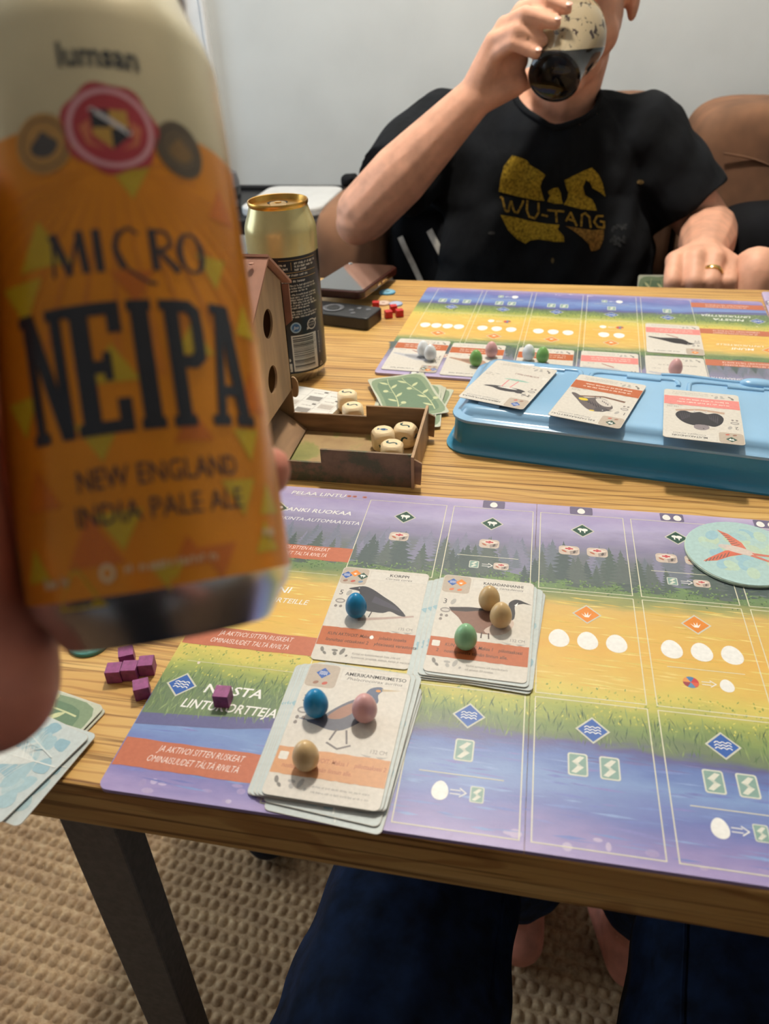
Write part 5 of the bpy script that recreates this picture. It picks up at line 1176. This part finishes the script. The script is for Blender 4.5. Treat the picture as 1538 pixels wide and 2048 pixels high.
pr_ = (fR[2][0][0].lerp(fR[2][0][1], .62)); dr_ = (fR[2][0][1]-fR[2][0][0]).normalized(); q = dr_.to_track_quat('Z', 'Y').to_matrix().to_4x4(); q.translation = pr_
MB().lathe([(.0128, -.0026), (.0142, -.0022), (.0146, 0), (.0142, .0022), (.0128, .0026)], 32, q).obj('ring', M['gold_ring'], man, True)
# shirt print laid on the shirt surface
sbv = bvh(shirt)
P = Print(); YL = (190, 156, 44); Z5 = lambda x, y: (960+x/4.272, 280+y/4.272)
P.poly([(160, 440), (175, 330), (205, 220), (275, 130), (345, 150), (400, 175), (430, 215), (500, 255), (560, 300), (530, 350), (515, 400), (530, 460), (550, 520), (480, 515), (330, 485)], YL)
P.poly([(575, 525), (595, 480), (580, 440), (620, 415), (665, 405), (690, 450), (695, 500), (710, 545), (640, 545)], YL)
P.poly([(715, 552), (745, 505), (755, 450), (735, 400), (720, 345), (800, 305), (880, 265), (955, 235), (1010, 290), (1045, 360), (1072, 485), (1030, 450), (960, 410), (945, 370), (905, 340), (880, 400), (895, 470), (960, 510), (980, 550), (1000, 605), (860, 590)], YL)
P.poly([(175, 640), (300, 660), (450, 695), (560, 715), (680, 725), (665, 765), (715, 820), (720, 870), (640, 870), (500, 848), (430, 858), (390, 885), (320, 850), (240, 770)], YL)
P.poly([(730, 735), (830, 750), (960, 770), (1060, 765), (1055, 850), (1020, 930), (990, 945), (950, 950), (930, 890), (870, 830), (790, 770)], (158, 118, 52))
WT = (176, 140, 52)
for st_ in ([(170, 490), (190, 490), (215, 600), (240, 615), (265, 520), (290, 610), (320, 625), (365, 540), (370, 515)], [(405, 520), (400, 600), (420, 655), (470, 670), (500, 620), (500, 540)], [(530, 640), (575, 650)], [(580, 600), (715, 610)], [(650, 610), (655, 700)], [(735, 690), (775, 620), (825, 730)], [(750, 675), (800, 690)], [(865, 735), (870, 640), (900, 625), (935, 660), (945, 745)], [(1050, 650), (1000, 650), (975, 700), (1010, 745), (1060, 750), (1060, 700), (1030, 695)]):
    P.line(st_, 17, WT)
P.ell(1370, 360, 30, 20, (150, 126, 78), 12); P.ell(100, 795, 30, 14, (92, 92, 92), 10); P.ell(620, 1030, 14, 24, (140, 120, 80), 8)
for k in range(16): P.ell(1120+random.uniform(0, 120), 720+random.uniform(0, 200), 26, 14, (54, 56, 58), 8, random.uniform(0, 3))
V = []; F = []; C = []
def put(a, b, c, cc, dep=0):
    e = max(((a[0]-b[0])**2+(a[1]-b[1])**2, 0), ((b[0]-c[0])**2+(b[1]-c[1])**2, 1), ((c[0]-a[0])**2+(c[1]-a[1])**2, 2))
    if e[0] > 28**2 and dep < 14:
        if e[1] == 1: a, b, c = b, c, a
        elif e[1] == 2: a, b, c = c, a, b
        m_ = ((a[0]+b[0])/2, (a[1]+b[1])/2); put(a, m_, c, cc, dep+1); put(m_, b, c, cc, dep+1); return
    q = []
    for p in (a, b, c):
        d = ray(*Z5(*p)).normalized(); h = sbv.ray_cast(CP, d)
        if h[0] is None: return
        q.append(h[0]-d*.0011)
    F.append((len(V), len(V)+1, len(V)+2)); V.extend(q); C.extend([cc]*3)
for a, b, c, cc, _ in P.t: put(a, b, c, cc)
me = bpy.data.meshes.new('chest_print'); me.from_pydata(V, [], F); me.materials.append(M['shirt_ink']); at = me.color_attributes.new('Col', 'FLOAT_COLOR', 'POINT')
at.data.foreach_set('color', np.array([(*lin(c), 1) for c in C], np.float32).ravel()); me.update(); link('chest_print', me, shirt)
# glass of stout at his mouth
gb, gm = aty(1107, 157, .752), aty(1152, 42, .872); gA = (gm-gb).normalized(); gq = gA.to_track_quat('Z', 'Y').to_matrix().to_4x4(); gl = bpy.data.objects.new('beer_glass', None); col.objects.link(gl)
gq.translation = gb+Vector((0, 0, ZO)); gl.matrix_world = gq; gl.empty_display_size = .02; tag(gl, 'rounded glass of dark stout tilted to the drinking man\'s mouth', 'glass')
gout = [(.0005, .004), (.028, .003), (.033, .0), (.036, .003), (.0362, .012), (.0372, .03), (.0425, .05), (.0495, .072), (.0520, .090), (.0505, .106), (.0455, .122), (.0405, .134)]
gin = [(r-.0016, z) for r, z in gout[::-1] if z > .02]+[(.0345, .0085), (.031, .006), (.0005, .0055)]
MB().lathe(gout+[(.0397, .1346)]+gin, 64).obj('glass_bowl', M['glass'], gl, True)
inn = [(.0005, .0048), (.0312, .0050), (.0352, .0086)]+[(r-.0009, z) for r, z in gout if .02 < z < .126]
Rg = gq.to_3x3().inverted(); up_l = (Rg @ Vector((0, 0, 1))).normalized(); lv = gq.inverted() @ (aty(1132, 101, .80-.052)+Vector((0, 0, ZO)))
def cut(name, mat, keep_below, fill):
    m = MB(); m.lathe(inn, 64); me = m.mesh(name, mat, True); bm = bmesh.new(); bm.from_mesh(me); bmesh.ops.recalc_face_normals(bm, faces=bm.faces); g = bm.verts[:]+bm.edges[:]+bm.faces[:]
    r_ = bmesh.ops.bisect_plane(bm, geom=g, plane_co=lv, plane_no=up_l, clear_outer=keep_below, clear_inner=not keep_below)
    if fill: bmesh.ops.holes_fill(bm, edges=[e for e in bm.edges if e.is_boundary], sides=0)
    bm.to_mesh(me); bm.free(); return link(name, me, gl)
cut('beer', M['beer'], True, True); cut('foam', M['foam'], False, False)
# the card he holds
hc = card(ME_GREEN, 0, 0, 0, 0, 'green-backed card held in the hand wearing a ring'); pc = aty(1312, 612, .676); hc.location = pc+Vector((0, 0, ZO)); hc.rotation_euler = (math.radians(68), 0, math.radians(4))

# ---- the neighbour on the right, only a forearm in view
nb = empty('person', (0, 0, 0), 0, 'person with a bare forearm sitting next to the man on the sofa', 'person')
nw = aty(1512, 545, .70); ne = Vector((.62, .90, -.08)); nh = Vector((.84, 1.02, .30))
def nb_body(m):
    head(m, nh, math.radians(20), 1.0); capsule(m, (.83, 1.04, .10), .055, nh+Vector((0, .01, -.08)), .052); ellip(m, (.83, 1.02, 0), (.15, .09, .17)); ellip(m, (.83, 1.0, -.18), (.15, .11, .17))
    a, b = Vector((.67, 1.02, .11)), Vector((.99, 1.02, .11)); capsule(m, a, .05, (.83, 1.03, .13), .055); capsule(m, b, .05, (.83, 1.03, .13), .055); chain(m, [a, ne, nw], (.05, .045, .034)); chain(m, [b, (1.06, .86, -.08), (.92, .68, -.10)], (.05, .042, .03))
    capsule(m, nw, .036, nw+Vector((-.014, -.012, -.040)), .034); 
    for i in range(4): chain(m, [nw+Vector((-.03+.019*i, -.02, -.055)), nw+Vector((-.034+.019*i, -.03, -.085)), nw+Vector((-.03+.018*i, -.018, -.118))], (.012, .0105, .009))
    chain(m, [nw+Vector((.025, -.005, -.03)), nw+Vector((.045, -.02, -.06)), nw+Vector((.04, -.025, -.09))], (.015, .012, .010))
    for i in range(5): chain(m, [Vector((.92-.01*i, .66, -.10)), Vector((.885+.016*i, .61, -.125)), Vector((.885+.016*i, .60, -.155))], (.02, .0105, .009))
    for sx, kn, an, toe in ((.76, (.74, .58, -.25), (.74, .56, -.66), (.73, .44, -.695)), (.90, (.94, .58, -.25), (.96, .56, -.66), (.97, .44, -.695))): chain(m, [(sx, .98, -.26), kn, an], (.075, .052, .033)); foot(m, an, toe)
nbb = blob('body', nb_body, .0042, 4, M['skin'], nb)
def nb_shirt(m):
    ellip(m, (.83, 1.01, .01), (.175, .115, .18)); ellip(m, (.83, .99, -.18), (.172, .135, .19)); a, b = Vector((.67, 1.02, .11)), Vector((.99, 1.02, .11))
    capsule(m, a, .066, (.83, 1.03, .12), .07); capsule(m, b, .066, (.83, 1.03, .12), .07); capsule(m, a, .068, a.lerp(ne, .8), .066, 18, True); capsule(m, b, .068, b.lerp(Vector((1.06, .86, -.08)), .8), .066, 18, True)
blob('t_shirt', nb_shirt, .006, 4, M['black_cloth'], nb, wr)
def nb_tr(m):
    ellip(m, (.83, 1.0, -.30), (.17, .13, .075))
    for sx, kn, an in ((.76, (.74, .58, -.25), (.74, .56, -.60)), (.90, (.94, .58, -.25), (.96, .56, -.60))): chain(m, [(sx, .98, -.265), kn, an], (.095, .07, .05))
blob('trousers', nb_tr, .008, 4, M['navy_denim'], nb)
hf = head(MB(), nh, math.radians(20)); face_parts(nbb, hf); hair_cap(nb, hf)

# ---- the person holding up the can (seen: one hand and the thighs)
me_ = empty('person', (0, 0, 0), 0, 'person in navy jeans gripping the raised orange can', 'person')
def cyl(th, h, r): a = math.radians(th); return cb+cA*h+(cF*math.cos(a)+cS*math.sin(a))*r
wr_ = cb+cA*(.010)+cS*(-.081)-cF*.006; el_ = atd(-1150, 1500, .27); sh1, sh2 = Vector((-.11, -.78, .15)), Vector((.28, -.80, .17)); ph_ = Vector((.11, -.87, .44))
MCP = [cyl(-138, .092, .054), cyl(-140, .075, .055), cyl(-138, .057, .054), cyl(-132, .040, .052)]
FG = [([MCP[0], cyl(-176, .112, .0455), cyl(-204, .116, .0432), cyl(-217, .116, .0425)], (.0115, .0100, .0092, .0085)), ([MCP[1], cyl(-182, .092, .0465), cyl(-205, .096, .0437), cyl(-213, .095, .043)], (.0115, .0105, .0097, .009)),
      ([MCP[2], cyl(-182, .069, .046), cyl(-205, .070, .0434), cyl(-213, .069, .043)], (.011, .010, .0095, .0088)), ([MCP[3], cyl(-178, .045, .045), cyl(-212, .042, .0425), cyl(-233, .041, .0425)], (.0105, .0095, .0092, .0088)),
      ([cyl(-104, .006, .054), cyl(-76, .044, .0490), cyl(-63, .082, .0448), cyl(-58, .108, .0432)], (.0185, .0150, .0118, .0098))]
elr = Vector((.40, -.62, .0)); wrr = Vector((.22, -.60, .20))
def me_body(m):
    head(m, ph_, math.pi, 1.0); capsule(m, (.10, -.83, .15), .056, ph_+Vector((0, -.01, -.08)), .052); ellip(m, (.09, -.82, .05), (.15, .09, .18)); ellip(m, (.09, -.80, -.15), (.145, .105, .17))
    capsule(m, sh1, .05, (.09, -.83, .16), .055); capsule(m, sh2, .05, (.09, -.83, .16), .055); chain(m, [sh1, el_], (.048, .042)); chain(m, [el_, el_.lerp(wr_, .35), wr_], (.042, .042, .0255))
    for k in MCP: capsule(m, wr_, .024, k, .0135)
    capsule(m, wr_, .026, cyl(-104, .006, .054), .020); capsule(m, cyl(-100, -.006, .047), .018, cyl(-125, .03, .055), .016); fingers(m, FG)
    chain(m, [sh2, elr, wrr], (.048, .042, .028)); pr = wrr+Vector((-.03, .03, .05)); capsule(m, wrr, .026, pr, .026)
    for i in range(4): chain(m, [pr+Vector((-.01, 0, .018-.014*i)), pr+Vector((-.035, .015, .022-.016*i)), pr+Vector((-.045, -.005, .02-.016*i))], (.011, .0095, .0085))
    chain(m, [pr+Vector((.0, .01, .02)), pr+Vector((-.01, .02, .05)), pr+Vector((-.03, .015, .065))], (.013, .011, .009))
    for hx, kn, an, toe in (((-.0), (.072, -.005, -.285), (.150, .09, -.665), (.140, .19, -.701)), ((.17), (.325, .0, -.285), (.283, .085, -.665), (.262, .175, -.701))): chain(m, [(hx, -.76, -.30), kn, an], (.07, .05, .030)); foot(m, an, toe, .031)
mbb = blob('body', me_body, .0034, 2, M['skin_warm'], me_)
tip, pv = FG[4][0][-1], FG[4][0][-2]; nail(mbb, tip+(tip-cyl(-58, .108, 0)).normalized()*.0085, tip-cyl(-58, .108, 0), tip-pv, .0075)
def me_jeans(m):
    ellip(m, (.085, -.77, -.31), (.17, .13, .09))
    for hx, kn, an in ((-.005, (.072, -.005, -.285), (.14, .06, -.55)), (.175, (.325, .0, -.285), (.29, .06, -.55))):
        chain(m, [(hx, -.74, -.305), Vector((hx, -.74, -.305)).lerp(Vector(kn), .55), kn, an], (.098, .088, .070, .056))
def fold(x, y, z): return .0022*np.sin(y*40+x*60)*np.sin(x*45-y*22)+.0012*np.sin(y*95+z*60)
jeans = blob('jeans', me_jeans, .005, 5, M['navy_denim'], me_, fold)
jb = BVHTree.FromPolygons([v.co.copy() for v in jeans.data.vertices], [tuple(p.vertices) for p in jeans.data.polygons])
for xs_ in (((.105, -.40), (.125, -.06)), ((.205, -.40), (.26, -.06))):
    pts = []
    for k in range(25):
        x, y = xs_[0][0]+(xs_[1][0]-xs_[0][0])*k/24, xs_[0][1]+(xs_[1][1]-xs_[0][1])*k/24; h = jb.ray_cast(Vector((x, y, .2)), Vector((0, 0, -1)))
        if h[0]: pts.append(h[0]+Vector((0, 0, .0006)))
    if len(pts) > 3: MB().tube(pts, .0016, 6).obj('seam', M['navy_denim'], jeans, True)
def me_shirt(m):
    ellip(m, (.09, -.82, .05), (.172, .112, .19)); ellip(m, (.09, -.80, -.15), (.165, .128, .19)); capsule(m, sh1, .064, (.09, -.83, .15), .07); capsule(m, sh2, .064, (.09, -.83, .15), .07)
    capsule(m, sh1, .066, sh1.lerp(el_, .6), .062, 18, True); capsule(m, sh2, .066, sh2.lerp(elr, .6), .062, 18, True)
blob('t_shirt', me_shirt, .006, 4, M['black_cloth'], me_, wr)
hf = head(MB(), ph_, math.pi); face_parts(mbb, hf); hair_cap(me_, hf)
# the seat under that person
stl = empty('chair', (.09, -.83, -ZO), 0, 'black padded chair under the person holding the can', 'chair'); zs = ZO-.405
MB().prism(rrect(-.21, -.19, .21, .20, .05), zs-.05, zs).obj('seat', M['black_cloth'], stl, bevel=.012)
for sx in (-1, 1):
    for sy in (-1, 1): MB().tube([(sx*.17, sy*.15, zs-.05), (sx*.19, sy*.17, 0)], [.015, .011], 10).obj('leg', M['steel'], stl, True)
MB().prism(rrect(-.20, zs+.15, .20, zs+.48, .05), 0, .03, Matrix(((1, 0, 0, 0), (0, 0, -1, -.185), (0, 1, 0, 0), (0, 0, 0, 1)))).obj('backrest', M['black_cloth'], stl, bevel=.01)
for sx in (-1, 1): MB().tube([(sx*.14, -.18, zs-.02), (sx*.14, -.20, zs+.2)], .011, 10).obj('back_post', M['steel'], stl, True)
